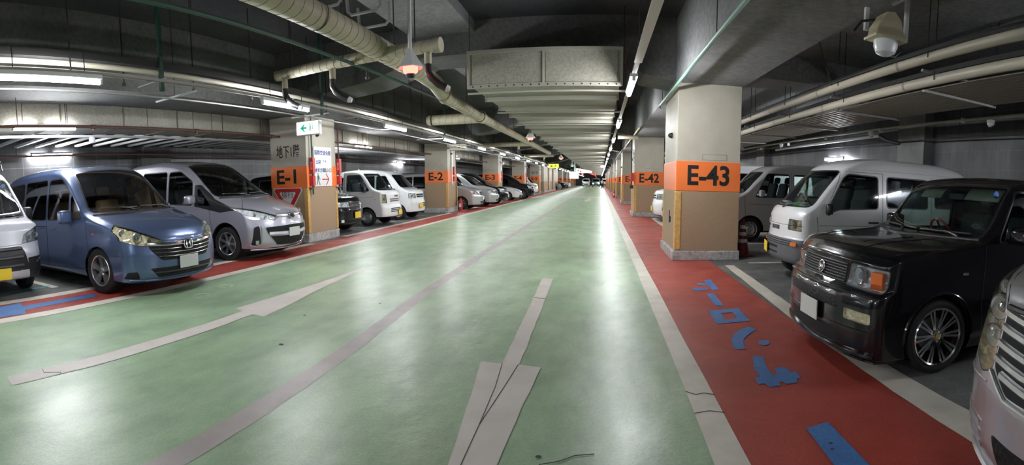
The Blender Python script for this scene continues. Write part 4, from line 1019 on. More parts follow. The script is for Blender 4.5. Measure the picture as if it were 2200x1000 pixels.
    # oncoming vehicles at the far end of the aisle
    for x, y, lab, hl in ((-1.0, 118, 'distant dark van facing the camera in the middle of the aisle', True), (-3.6, 126, 'distant white van facing the camera left of the aisle van', False), (1.3, 126, 'distant white van facing the camera right of the aisle van', False)):
        c = generic('parked_van' if not hl else 'approaching_van', lab, 4.4, 1.75, 1.95, [(0, 1.0), (.1, 1.1), (.4, 1.2), (1.0, 1.75), (1.4, 1.9), (3.0, 1.95), (4.4, 1.85)], M_WPAINT if not hl else M_GPAINT, [(.50, .70), (.82, .70), (.82, .9), (.5, .9)], (.45, .45, .65), (0, .4, M_WPLATE), (1.22, 1.72, 1, 1.5), (), k=1.05, N=.3, bars=1, cf=.12)
        if hl:
            for sg in (1, -1): c.fbox(sg * .66, .80, (.02, .22, .12), .01, 'lit_headlamp', lampon, 'lit white headlamp')
        c.finish_body(); c.place(x, y, -PI / 2)
    return out
# ---------------------------------------------------------------- building materials
M_CONC = mat('bay_floor_concrete', (.1, .1, .1), .55, build=mottled((.075, .078, .08), (.19, .19, .185), 1.6, .15, 30, rr=(.35, .7)))
def _green(nt, b):
    n = noise(nt, .9, 6, .62); r = ramp(nt, n.outputs[0], [(.28, (.32, .45, .29)), (.5, (.37, .52, .33)), (.75, (.41, .56, .36))])
    n2 = noise(nt, 1.7, 7, .65, stretch=(1.6, .7, 1)); r2 = ramp(nt, n2.outputs[0], [(.34, (.35, .37, .38)), (.58, (1, 1, 1))])
    mx = node(nt, 'ShaderNodeMix', data_type='RGBA', blend_type='MULTIPLY'); mx.inputs[0].default_value = .45
    nt.links.new(r.outputs[0], mx.inputs[6]); nt.links.new(r2.outputs[0], mx.inputs[7]); 
    n5 = noise(nt, 60, 2); r5 = ramp(nt, n5.outputs[0], [(.3, (.82, .82, .82)), (.7, (1, 1, 1))]); m5 = node(nt, 'ShaderNodeMix', data_type='RGBA', blend_type='MULTIPLY'); m5.inputs[0].default_value = 1.
    nt.links.new(mx.outputs[2], m5.inputs[6]); nt.links.new(r5.outputs[0], m5.inputs[7]); nt.links.new(m5.outputs[2], b.inputs['Base Color'])
    n3 = noise(nt, 1.1, 6, .6, stretch=(1.5, .8, 1)); mr = node(nt, 'ShaderNodeMapRange'); mr.inputs[1].default_value = .1; mr.inputs[2].default_value = .9; mr.inputs[3].default_value = .285; mr.inputs[4].default_value = .42
    nt.links.new(n3.outputs[0], mr.inputs[0]); nt.links.new(mr.outputs[0], b.inputs['Roughness'])
    n4 = noise(nt, 2.6, 5, .6); bump(nt, b, n4.outputs[0], .28, .03)
    n6 = noise(nt, 1.3, 7, .66, stretch=(1.3, .8, 1)); ms = node(nt, 'ShaderNodeMapRange'); ms.inputs[1].default_value = .36; ms.inputs[2].default_value = .64; ms.inputs[3].default_value = .22; ms.inputs[4].default_value = .95
    nt.links.new(n6.outputs[0], ms.inputs[0]); nt.links.new(ms.outputs[0], b.inputs['Specular IOR Level'])
M_GREEN = mat('green_epoxy', build=_green)
M_RED = mat('red_anti_slip_paint', rough=.55, build=mottled((.30, .045, .034), (.40, .065, .045), 1.3, .1, 90, rr=(.35, .6)))
M_CREAM = mat('cream_line_paint', rough=.5, build=mottled((.56, .52, .45), (.72, .68, .60), 3.5, .1))
M_GREY = mat('worn_pinkish_line_paint', rough=.42, build=mottled((.34, .30, .285), (.42, .385, .37), 3., .05, rr=(.32, .5)))
M_ARW = mat('worn_arrow_paint', rough=.5, build=mottled((.56, .51, .47), (.66, .61, .57), 2.5, .05))
M_BLUE = mat('blue_floor_paint', rough=.5, build=mottled((.05, .14, .36), (.075, .20, .46), 5, .1, 60))
M_CRACK = mat('crack', (.05, .055, .05), .8)
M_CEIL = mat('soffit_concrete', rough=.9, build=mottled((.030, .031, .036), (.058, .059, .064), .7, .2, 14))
M_BEAM = mat('lit_beam_concrete', rough=.9, build=mottled((.15, .15, .165), (.25, .248, .25), .9, .2, 14))  # lighter beam tone, standing in for more light on the right side
M_BEAMD = mat('shaded_beam_concrete', rough=.9, build=mottled((.07, .071, .072), (.125, .123, .118), .9, .2, 14))  # darker copy of the beam concrete, with the shade put into its colour
M_BEIGE = mat('beige_column_paint', rough=.55, build=mottled((.40, .37, .30), (.48, .45, .38), 2.2, .04))
M_BROWN = mat('brown_speckled_cladding', rough=.7, build=mottled((.31, .215, .135), (.39, .275, .175), 60, .05))
M_ORANGE = mat('orange_band_paint', (.88, .205, .05), .4)
M_GUARD = mat('yellow_wood_guard', rough=.6, build=mottled((.52, .30, .085), (.66, .41, .14), 3, .1, 20, stretch=(6, 6, .6)))
M_PLINTH = mat('plinth_concrete', rough=.8, build=mottled((.26, .26, .25), (.52, .51, .50), 5, .2, 20))
M_INK = mat('black_lettering', (.012, .012, .012), .6)
M_DUCT = mat('duct_sheet_metal', rough=.5, build=mottled((.23, .22, .185), (.31, .295, .25), 1.2, .05, 30))
M_FLANGE = mat('duct_flange', (.34, .325, .28), .5, .2)
M_SPIRAL = mat('cream_spiral_duct', rough=.55, build=mottled((.36, .33, .24), (.45, .41, .30), 3., .05))
M_SEAM = mat('duct_seam', (.16, .14, .09), .6)
M_PIPE = mat('cream_conduit', (.52, .48, .39), .45)
M_GPIPE = mat('green_pipe', (.018, .06, .045), .5)
M_GPIPEL = mat('pale_green_pipe', (.16, .32, .26), .4)
M_ROD = mat('dark_rod', (.025, .024, .022), .6, .3)
M_WMET = mat('white_enamel', (.68, .69, .70), .4)
M_REDP = mat('red_enamel', (.50, .03, .03), .35)
M_BRPIPE = mat('dark_red_brown_pipe', (.09, .04, .03), .5)
M_BLPIPE = mat('blue_pipe', (.03, .10, .22), .4)
M_TRAY = mat('grey_metal', (.30, .29, .28), .5, .2)
def _block(light, c1, c2, mort):
    def f(nt, b):
        tc = node(nt, 'ShaderNodeTexCoord'); mp = node(nt, 'ShaderNodeMapping'); mp.inputs['Rotation'].default_value = (0, PI / 2, 0) if False else (0, 0, 0)
        sp = node(nt, 'ShaderNodeSeparateXYZ'); cb = node(nt, 'ShaderNodeCombineXYZ'); nt.links.new(tc.outputs['Object'], sp.inputs[0])
        nt.links.new(sp.outputs[1], cb.inputs[0]); nt.links.new(sp.outputs[2], cb.inputs[1])
        br = node(nt, 'ShaderNodeTexBrick'); br.inputs['Scale'].default_value = 1.; br.inputs['Brick Width'].default_value = .8; br.inputs['Row Height'].default_value = .4
        br.inputs['Mortar Size'].default_value = .012; br.offset = 0.; br.inputs['Color1'].default_value = (*c1, 1); br.inputs['Color2'].default_value = (*c2, 1); br.inputs['Mortar'].default_value = (*mort, 1)
        nt.links.new(cb.outputs[0], br.inputs['Vector'])
        n = noise(nt, .9, 7, .7, stretch=(1, 1, .6)); r = ramp(nt, n.outputs[0], [(.3, (.3, .3, .31)), (.7, (1, 1, 1))]); nv = noise(nt, 1.4, 6, .7, stretch=(1, 1.1, .10)); rv = ramp(nt, nv.outputs[0], [(.35, (.35, .35, .37)), (.6, (.8, .8, .82)), (.75, (1.5, 1.5, 1.55))]); mv = node(nt, 'ShaderNodeMix', data_type='RGBA', blend_type='MULTIPLY'); mv.inputs[0].default_value = 1. if light > 1 else .45; nt.links.new(r.outputs[0], mv.inputs[6]); nt.links.new(rv.outputs[0], mv.inputs[7]); r = mv
        mx = node(nt, 'ShaderNodeMix', data_type='RGBA', blend_type='MULTIPLY'); mx.inputs[0].default_value = 1.
        nt.links.new(br.outputs[0], mx.inputs[6]); nt.links.new(r.outputs[2], mx.inputs[7]); nt.links.new(mx.outputs[2], b.inputs['Base Color']); b.inputs['Roughness'].default_value = .45
    return f
M_WALLL = mat('grey_block_wall_left', build=_block(1, (.12, .125, .13), (.095, .10, .105), (.24, .24, .25)))
M_WALLR = mat('stained_block_wall_right', build=_block(2, (.15, .155, .165), (.11, .115, .125), (.17, .17, .18)))

YMIN, YMAX = -6.5, 150.
def struct(o): o['kind'] = 'structure'; return o

def shell():
    mb = MB(); mb.b2((-12.9, YMIN, -.2), (7.6, YMAX, 0)); fl = struct(mb.build('floor', M_CONC))
    def rect(name, x0, x1, y0, y1, z, m, wob=0.): 
        P = [(x0, y0), (x1, y0), (x1, y1), (x0, y1)]
        return fillpoly(name, wobble(P, .22, wob, int(abs(x0 * 100) + abs(y0))) if wob else P, z, m, fl)
    part(rect('green_lane', -5.64, .62, YMIN, YMAX, .002, M_GREEN), 'glossy green coated driving lane')
    part(rect('red_walkway', .76, 2.03, YMIN, YMAX, .003, M_RED), 'red walkway on the right'); part(rect('red_walkway', -6.68, -5.85, YMIN, YMAX, .003, M_RED), 'red walkway on the left')
    rect('edge_line', .60, .78, YMIN, 60, .005, M_CREAM, .006); rect('edge_line', -5.87, -5.64, YMIN, 60, .005, M_CREAM, .006)
    rect('edge_line', .62, .76, 60, YMAX, .005, M_CREAM); rect('edge_line', -5.87, -5.66, 60, YMAX, .005, M_CREAM)
    # lane line drifts slightly, as painted
    C = [(-1.99, YMIN), (-2.03, 1.6), (-2.07, 2.9), (-2.14, 4.3), (-2.23, 5.6), (-2.31, 9.8), (-2.33, 20), (-2.33, 42)]
    P = [(x - .085, y) for x, y in C] + [(x + .085, y) for x, y in reversed(C)]
    part(fillpoly('lane_line', wobble(P, .2, .008, 3), .004, M_GREY, fl), 'worn pinkish grey lane line')
    rect('lane_line', -2.42, -2.28, 46, YMAX, .004, M_CREAM)
    rect('cross_line', -5.64, .62, 43, 45.2, .006, M_CREAM)
    # arrows
    fillpoly('arrow_marking', wobble([(-3.86, 1.42), (-3.66, 1.38), (-3.63, 2.5), (-3.64, 3.8), (-3.66, 4.27), (-3.48, 4.24), (-3.55, 4.85), (-3.66, 5.5), (-3.79, 6.7), (-3.92, 7.65), (-3.925, 6.8), (-3.95, 5.9), (-3.99, 5.0), (-4.03, 4.38), (-3.86, 4.33), (-3.85, 3.9), (-3.84, 2.6)], .2, .006, 5), .006, M_ARW, fl)
    fillpoly('arrow_marking', wobble([(-.85, 7.22), (-.68, 7.22), (-.73, 3.76), (-.45, 3.72), (-.50, 2.4), (-.62, .9), (-.70, 2.3), (-.93, 3.74), (-.86, 3.76)][:0] or [(-.84, 7.24), (-.68, 7.22), (-.62, 3.75), (-.45, 3.72), (-.515, 2.38), (-.60, .7), (-.755, 2.32), (-.93, 3.77), (-.76, 3.76)], .2, .006, 6), .006, M_ARW, fl)
    fillpoly('arrow_marking', [(-.95, 34), (-.55, 37.5), (-.72, 37.5), (-.72, 41), (-.98, 41), (-.98, 37.5), (-1.2, 37.5)], .006, M_CREAM, fl)
    fillpoly('arrow_marking', [(-3.9, 52), (-3.7, 52), (-3.7, 55), (-3.4, 55), (-3.8, 59), (-4.2, 55), (-3.9, 55)], .006, M_CREAM, fl)
    # outer walkway lines, broken by the columns
    for k in range(-1, 11):
        y0 = YMIN if k < 0 else 9.05 + 11.3 * k + 1.75; y1 = 9.05 + 11.3 * (k + 1) - .62
        P = [(2.02, y0), (2.27, y0), (2.25, y1), (2.02, y1)] if k >= 0 else [(1.84, y0), (2.30, y0), (2.27, 4.9), (2.36, y1), (2.19, y1), (2.05, 4.9)]
        fillpoly('walkway_outer_line', wobble(P, .25, .007, k + 20), .005, M_CREAM, fl)
        y0 = YMIN if k < 0 else 10.45 + 11.6 * k + 1.5; y1 = 10.45 + 11.6 * (k + 1) - .15
        rect('walkway_outer_line', -6.90, -6.67, y0, y1, .005, M_CREAM, .006)
    for ys, x0, x1 in (([1.45, 3.62, 6.35], -7.35, -12.4), ([14.35, 16.95, 20.0, 23.6, 26.5, 29.6, 35, 38.4, 41.8], -7.4, -12.4), ([2.55, 5.55, 8.6], 2.7, 7.2), ([11.5, 14.1, 17.0, 22.5, 25.5, 28.5], 2.6, 7.2)):
        for y in ys: rect('stall_line', min(x0, x1), max(x0, x1), y, y + .13, .004, M_CREAM, .005)
    # painted walkway wording (traced where it lies)
    L = {'a': [(1.54, 7.12), (1.65, 7.17), (1.62, 6.49), (1.51, 6.45), (1.52, 6.74), (1.38, 6.79), (1.38, 6.86), (1.40, 6.93), (1.52, 6.89)],
         'b': [(1.25, 6.56), (1.30, 6.61), (1.44, 6.57), (1.48, 6.52), (1.44, 6.46), (1.32, 6.44), (1.26, 6.44)],
         'c': [(1.38, 6.23), (1.49, 6.25), (1.46, 5.62), (1.36, 5.60)],
         'e': [(1.51, 4.73), (1.55, 4.62), (1.42, 4.47), (1.33, 4.33), (1.29, 4.20), (1.28, 4.08), (1.18, 4.07), (1.18, 4.18), (1.23, 4.39), (1.29, 4.52), (1.40, 4.65)],
         'f': [(1.44, 4.24), (1.47, 4.27), (1.52, 4.27), (1.55, 4.24), (1.54, 4.19), (1.51, 4.14), (1.46, 4.13), (1.43, 4.17)],
         'g': [(1.28, 3.89), (1.36, 3.85), (1.33, 3.73), (1.31, 3.60), (1.30, 3.46), (1.34, 3.46), (1.36, 3.58), (1.45, 3.59), (1.46, 3.46), (1.50, 3.48), (1.49, 3.34), (1.45, 3.34), (1.43, 3.27), (1.34, 3.26), (1.33, 3.31), (1.30, 3.31), (1.29, 3.25), (1.20, 3.24), (1.19, 3.31), (1.14, 3.31), (1.15, 3.43), (1.20, 3.44), (1.20, 3.59), (1.24, 3.75)],
         'h': [(1.21, 2.61), (1.37, 2.64), (1.36, 2.13), (1.34, 1.7), (1.17, 1.8), (1.19, 2.21)],
         'i': [(-6.56, 2.39), (-6.62, 2.74), (-6.39, 2.67), (-6.38, 3.03), (-6.40, 3.36), (-6.38, 3.83), (-6.15, 3.78), (-6.17, 3.48), (-6.15, 2.92), (-6.13, 2.59), (-5.92, 2.51), (-5.95, 2.1), (-6.0, 1.8), (-6.5, 1.9)]}
    for k, P in L.items(): fillpoly('painted_letter', P, .007, M_BLUE, fl)
    fillpoly('painted_letter', [(1.22, 5.40), (1.60, 5.46), (1.58, 4.93), (1.20, 4.86)], .007, M_BLUE, fl, [[(1.34, 5.27), (1.48, 5.29), (1.47, 5.05), (1.33, 5.00)]])
    # cracks
    for pts in ([(-.80, 6.0), (-.74, 5.98), (-.66, 5.97)], [(.60, 3.28), (.66, 3.22), (.72, 3.24), (.79, 3.2)], [(.60, 2.95), (.70, 2.97), (.79, 2.93)], [(-.76, 3.76), (-.72, 3.3), (-.70, 2.75)], [(-.63, 3.75), (-.66, 3.3), (-.70, 2.75), (-.69, 2.3)], [(-.3, 2.4), (-.2, 2.44), (-.12, 2.5), (-.02, 2.52)], [(-3.86, 1.75), (-3.76, 1.72), (-3.68, 1.84), (-3.63, 1.8)]):
        mb = MB(); mb.tube([(x, y, .0075) for x, y in pts], .0022, 4); mb.build('surface_crack', M_CRACK, fl)
    for x, y, r in ((-2.72, 3.55, .022), (-3.1, 4.5, .015), (-.31, 2.47, .014), (-2.55, 5.3, .014), (1.27, 2.4, .012), (1.25, 2.34, .01), (1.9, 4.5, .012)):
        fillpoly('stain_spot', [(x + r * math.cos(a) * 1.2, y + r * math.sin(a)) for a in [i * .7 for i in range(9)]], .0085, M_CRACK, fl)
    for x, y in ((-5.1, 5.35), (-4.95, 4.7)):   # faint chalk rings
        mb = MB(); mb.tube([(x + .10 * math.cos(a), y + .13 * math.sin(a), .004) for a in [.35 * i for i in range(17)]], .006, 4); mb.build('chalk_mark', mat('chalk', (.5, .62, .48), .9), fl)
    rr = random.Random(5); mb = MB()
    for i in range(14): y = 2.75 + i * .07; mb.box((-7.55 + rr.uniform(-.03, .03), y, .004), (rr.uniform(.03, .08), .09, .003))
    part(mb.build('cyan_streak', mat('cyan_mark', (.12, .45, .52), .9), fl), 'broken cyan streak')  # uneven row of thin cyan marks
    # shell
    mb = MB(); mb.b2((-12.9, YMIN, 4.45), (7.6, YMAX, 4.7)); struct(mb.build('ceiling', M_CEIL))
    mb = MB(); mb.b2((-12.9, YMIN, 0), (-12.6, YMAX, 4.45)); struct(mb.build('wall_left', M_WALLL))
    mb = MB(); mb.b2((7.3, YMIN, 0), (7.6, YMAX, 4.45)); struct(mb.build('wall_right', M_WALLR))
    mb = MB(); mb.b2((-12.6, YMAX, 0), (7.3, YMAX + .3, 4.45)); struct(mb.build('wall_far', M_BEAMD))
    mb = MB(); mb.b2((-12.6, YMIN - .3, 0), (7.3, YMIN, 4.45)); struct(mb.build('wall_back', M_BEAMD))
    n = [0]
    def trim(m, lo=None, hi=None, poly=None, yr=None):
        n[0] += 1; mb = MB()
        if poly: 
            mb.prism(poly, yr[0], yr[1], 'xz')
        else: mb.b2(lo, hi)
        return struct(mb.build('trim_%d' % n[0], m))
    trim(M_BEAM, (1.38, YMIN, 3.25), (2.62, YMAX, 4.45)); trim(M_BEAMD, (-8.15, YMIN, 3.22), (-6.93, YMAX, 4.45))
    trim(M_BEAM, (-3.6, YMIN, 4.25), (-2.36, YMAX, 4.45))
    for k in range(13):
        y = 9.3 + 11.35 * k
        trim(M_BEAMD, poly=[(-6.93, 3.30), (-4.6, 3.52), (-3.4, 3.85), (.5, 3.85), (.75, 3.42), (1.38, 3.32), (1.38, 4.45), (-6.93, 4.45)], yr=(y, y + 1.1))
        trim(M_BEAM, (2.62, y, 3.5), (7.3, y + 1.0, 4.45)); 
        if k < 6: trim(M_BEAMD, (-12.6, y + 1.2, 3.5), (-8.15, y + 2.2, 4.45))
    trim(M_BEAM, (2.62, YMIN, 3.98), (7.3, YMAX, 4.45))  # lower bay slab, its lighter tone painted in place of stronger light
    # pilasters on the back walls
    for y in (-2.0, 9.4, 20.8, 32.2): trim(mat('pilaster_concrete', rough=.6, build=mottled((.14, .14, .145), (.24, .24, .24), 1.5, .1)), (7.05, y, 0), (7.3, y + 1.1, 4.45))
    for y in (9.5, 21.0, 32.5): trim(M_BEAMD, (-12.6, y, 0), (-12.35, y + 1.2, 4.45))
    # stair enclosure beyond column E-5 with two grey doors
    trim(M_BEIGE, (-9.5, 60.5, 1.35), (-6.88, 80, 3.22)); trim(M_BROWN, (-9.5, 60.5, .2), (-6.86, 80, 1.35)); trim(M_PLINTH, (-9.5, 60.5, 0), (-6.80, 80, .2))
    for i, y in enumerate((66, 72)):
        mb = MB(); mb.b2((-6.88, y, .02), (-6.82, y + 1.6, 2.15)); d = struct(mb.build('door_%d' % (i + 1), mat('pale_door', (.45, .45, .42), .5)))
        mb = MB(); mb.tube([(-6.78, y + .2, 1.0), (-6.78, y + .2, 1.15)], .02, 6); mb.build('door_handle', M_CHR, d)
        mb = MB(); mb.b2((-6.87, y - .9, .2), (-6.70, y - .3, 3.2)); struct(mb.build('trim_%d' % (90 + i), M_BROWN))

def sensor(p, parent, d=(-1, 0, 0)):
    mb = MB(); mb.lathe([(.055, 0), (.055, .02), (.045, .05), (.025, .075), (.001, .085)], (0, 0, 0), 'x', 16)
    if d[0] < 0: mb.v = [(p[0] - x, p[1] + y, p[2] + z) for x, y, z in mb.v]
    else: mb.v = [(p[0] + x, p[1] + y, p[2] + z) for x, y, z in mb.v]
    return mb.build('dome_sensor', M_PLA, parent, True)

def column(x0, x1, y0, y1, txt, label, left, top, full=True):
    r = empty('column', ((x0 + x1) / 2, (y0 + y1) / 2, 0)); tag(r, label, 'column', 'numbered columns along the driving lane')
    ox, oy = (x0 + x1) / 2, (y0 + y1) / 2
    zb, zt = (1.40, 1.95) if left else (1.29, 1.84)
    pz = .23 if left else .18
    def bx(name, lo, hi, m, bev=0.):
        mb = MB(); mb.b2((lo[0] - ox, lo[1] - oy, lo[2]), (hi[0] - ox, hi[1] - oy, hi[2])); return mb.build(name, m, r, bevel=bev)
    bx('shaft', (x0, y0, pz), (x1, y1, top), M_BEIGE, .012)
    bx('lower_cladding', (x0 - .008, y0 - .008, pz), (x1 + .008, y1 + .008, zb), M_BROWN, .01)
    part(bx('orange_band', (x0 - .012, y0 - .012, zb), (x1 + .012, y1 + .012, zt), M_ORANGE, .01), 'orange band with the column number')
    bx('plinth', (x0 - .06, y0 - .06, 0), (x1 + .03, y1 + .04, pz), M_PLINTH, .015)
    xa = x1 if left else x0; s = 1 if left else -1
    for yy in (y0 - .022, y1 + .022 - .11):
        mb = MB()
        if left: mb.b2((xa - .10 - ox, yy - oy, pz + .02), (xa + .022 - ox, yy + .11 - oy, zb - .01))
        else: mb.b2((xa - .022 - ox, yy - oy, pz + .02), (xa + .10 - ox, yy + .11 - oy, zb - .01))
        part(mb.build('corner_guard', M_GUARD, r, bevel=.015), 'yellow wooden corner guard')
    if txt:
        text_mesh(txt, .50, 'lettering', M_INK, r, frame((-.0 if not left else -.03, y0 - .016 - oy, (zb + zt) / 2), (1, 0, 0)), .002, bold=.012, sx=.92 if not left else 1.12)
    if full:
        sensor((xa + s * .0 - ox, (y0 + y1) / 2 - oy - .2, 2.35 if not left else 2.75), r, (s, 0, 0))
    return r, (ox, oy)

def columns():
    # left row
    for k in range(12):
        y0 = 10.45 + 11.6 * k; lab = 'E-%d' % (k + 1)
        xr = -6.95
        if k in (5, ): continue
        if k <= 8: label = 'beige and brown column with the orange band numbered %s, left of the lane' % lab; t = lab
        else: label = ['beige column in the distant left row, third from the lane end', 'beige column in the distant left row, second from the lane end', 'beige column in the distant left row, nearest the lane end'][k - 9]; t = 'E-%d' % (k + 1)
        r, (ox, oy) = column(xr - 1.12, xr, y0, y0 + 1.45, t, label, True, 3.22, full=k < 6)
        if k == 0:
            text_mesh('地下1階', .34, 'lettering', M_INK, r, frame((.0, y0 - .004 - oy, 2.32), (1, 0, 0)), .002, bold=.003, sx=.62)
            # walk slowly sign
            tri = [(-.46, 1.41), (.38, 1.41), (.42, 1.35), (.02, .74), (-.06, .74), (-.50, 1.35)]
            for nm, sc, m, yy in (('give_way_sign', 1., M_WMET, .03), ('red_triangle', .93, M_REDP, .034), ('white_triangle', .55, M_WMET, .038)):
                cx, cz = -.04, 1.17; P = [(cx + (x - cx) * sc, cz + (z - cz) * sc) for x, z in tri]
                mb = MB(); mb.prism(P, y0 - yy - oy, y0 - .01 - oy, 'xz'); o = mb.build(nm, m, r if nm == 'give_way_sign' else sg)
                if nm == 'give_way_sign': sg = o; part(o, 'red-edged triangular slow-down sign')
            text_mesh('徐行', .19, 'lettering', M_INK, sg, frame((-.04, y0 - .041 - oy, 1.22), (1, 0, 0)), .002)
            # direction board on the lane face
            mb = MB(); mb.b2((xr + .015 - ox, y0 + .30 - oy, 1.42), (xr + .035 - ox, y0 + 1.16 - oy, 2.44)); bd = mb.build('direction_board', M_WMET, r); part(bd, 'white direction board with blue writing and a red arrow')
            BT = mat('blue_lettering', (.02, .05, .28), .5); X = xr + .037 - ox
            for tx, sz, yy, zz, mm in (('国際交流会館', .135, .73, 2.28, BT), ('公園', .12, .50, 2.04, BT), ('プール', .06, .80, 2.07, BT), ('本城方面', .12, .57, 1.83, BT), ('出入口', .12, .97, 1.83, M_INK)):
                text_mesh(tx, sz, 'lettering', mm, bd, frame((X, y0 + yy - oy, zz), (0, 1, 0)), .001, bold=.002)
            mb = MB()
            mb.b2((X, y0 + .66 - oy, 1.585), (X + .003, y0 + .98 - oy, 1.615)); 
            for q in (1, -1): mb.prism([(y0 + .98 - oy, 1.60), (y0 + .84 - oy, 1.60 + q * .15), (y0 + .87 - oy, 1.60 + q * .16), (y0 + 1.02 - oy, 1.60)], X, X + .003, 'yz')
            mb.build('red_arrow', M_REDP, bd)
            mb = MB(); G = mat('green_pictogram', (.03, .12, .08), .5)
            mb.lathe([(.001, X), (.022, X), (.022, X + .003)], (0, y0 + .46 - oy, 1.74), 'x', 14)
            for P in ([(.45, 1.71), (.50, 1.71), (.50, 1.58), (.44, 1.58)], [(.44, 1.6), (.47, 1.58), (.42, 1.46), (.39, 1.46)], [(.48, 1.6), (.51, 1.58), (.56, 1.46), (.53, 1.45)], [(.49, 1.70), (.51, 1.69), (.57, 1.60), (.55, 1.59)], [(.45, 1.70), (.43, 1.69), (.39, 1.61), (.41, 1.60)]):
                mb.prism([(y0 + a - oy, b) for a, b in P], X, X + .003, 'yz')
            mb.build('walking_pictogram', G, bd)
            for yy, mp in ((y0 + .16, M_GPIPE), (y0 + 1.50, M_BRPIPE)):
                mb = MB(); mb.tube([(xr + .07 - ox, yy - oy, 1.22), (xr + .07 - ox, yy - oy, 3.2)], .022, 8); p = mb.build('riser_pipe', mp, r, True)
                mb = MB(); mb.box((xr + .07 - ox, yy - oy, 1.95), (.10, .11, .40)); part(mb.build('red_tag', M_REDP, p, bevel=.006), 'tall red tag on the riser')
                mb = MB(); mb.box((xr + .07 - ox, yy - oy, 1.57), (.10, .12, .24)); part(mb.build('red_tag', M_REDP, p, bevel=.006), 'short red tag on the riser')
                text_mesh('消火栓', .07, 'lettering', M_WMET, p, frame((xr + .07 - ox, yy - .058 - oy, 1.95), (0, 0, -1), (1, 0, 0)), .001)
                mb = MB(); mb.b2((xr - .01 - ox, yy - .12 - oy, 1.36), (xr + .10 - ox, yy + .02 - oy, 1.39)); mb.build('pipe_bracket', M_BRPIPE, p)
        elif k in (1, 2, 3, 4):
            mb = MB(); mb.tube([(xr + .05 - ox, y0 + 1.2 - oy, .3), (xr + .05 - ox, y0 + 1.2 - oy, 3.2)], .02, 8); p = mb.build('riser_pipe', M_ROD, r)
            mb = MB(); mb.b2((xr + .015 - ox, y0 + .5 - oy, 1.3), (xr + .06 - ox, y0 + .62 - oy, 2.9)); mb.build('cable_cover', M_WMET, r)
            mb = MB(); mb.box((xr + .07 - ox, y0 + .75 - oy, 1.95), (.1, .1, .40)); mb.build('red_tag', M_REDP, p, bevel=.006); mb = MB(); mb.box((xr + .07 - ox, y0 + .75 - oy, 1.57), (.1, .11, .24)); mb.build('red_tag', M_REDP, p, bevel=.006)
            if k == 4:
                text_mesh('地下1階', .34, 'lettering', M_INK, r, frame((.0, y0 - .004 - oy, 2.32), (1, 0, 0)), .002, bold=.003, sx=.62)
                mb = MB(); mb.b2((-.32, y0 - .03 - oy, .95), (.02, y0 - .012 - oy, 1.33)); part(mb.build('sign_plate', M_ORANGE, r), 'orange half of the sign plate'); mb = MB(); mb.b2((.02, y0 - .03 - oy, .95), (.36, y0 - .012 - oy, 1.33)); part(mb.build('sign_plate', M_YPLATE, r), 'yellow half of the sign plate')
                text_mesh('軽', .30, 'lettering', M_REDP, r, frame((-.15, y0 - .034 - oy, 1.14), (1, 0, 0)), .001); text_mesh('専用', .15, 'lettering', M_INK, r, frame((.19, y0 - .034 - oy, 1.12), (1, 0, 0)), .001, bold=.003)
    # right row
    for k in range(12):
        y0 = 9.05 + 11.3 * k; num = 43 - k; x0 = 1.39
        if k <= 8: label = 'beige and brown column with the orange band numbered E-%d, right of the lane' % num
        else: label = ['beige column in the distant right row, third from the lane end', 'beige column in the distant right row, second from the lane end', 'beige column in the distant right row, nearest the lane end'][k - 9]
        r, (ox, oy) = column(x0, x0 + 1.2, y0, y0 + 1.7, 'E-%d' % num, label, False, 3.25, full=k < 5)
        if k < 3:
            mb = MB(); 
            for a, b in (((-.12, 1.87), (.34, 1.87)), ((-.12, 1.97), (.34, 1.97)), ((-.12, 1.87), (-.12, 1.97)), ((.34, 1.87), (.34, 1.97))): mb.tube([(a[0], y0 - .002 - oy, a[1]), (b[0], y0 - .002 - oy, b[1])], .003, 4)
            mb.build('scratched_outline', M_CRACK, r)
        if k == 0:
            mb = MB(); mb.box((x0 - .02 - ox, y0 + .62 - oy, .72), (.03, .06, .12)); mb.tube([(x0 - .03 - ox, y0 + .62 - oy, .76), (x0 - .03 - ox, y0 + .62 - oy, .90)], .008, 6); mb.build('wall_hook', M_ROD, r)
        if k == 1:
            mb = MB(); mb.tube([(x0 - .12 - ox, y0 - .1 - oy, 3.2), (x0 - .12 - ox, y0 - .1 - oy, 1.25)], .022, 8); p = mb.build('riser_pipe', M_ROD, r)
            mb = MB(); mb.box((x0 - .12 - ox, y0 - .1 - oy, 1.22), (.14, .12, .14)); mb.build('valve', M_ROD, p, bevel=.01)
            mb = MB(); mb.box((x0 - .10 - ox, y0 - .16 - oy, 1.62), (.14, .1, .34)); part(mb.build('red_tag', M_REDP, p, bevel=.006), 'red box on the riser')
            mb = MB(); mb.b2((x0 - .06 - ox, y0 + .02 - oy, 2.2), (x0 - .02 - ox, y0 + .2 - oy, 2.75)); pl = mb.build('notice_plate', M_WMET, r); text_mesh('消火', .14, 'lettering', M_INK, pl, frame((x0 - .04 - ox, y0 + .01 - oy, 2.5), (0, 0, -1), (1, 0, 0)), .001)

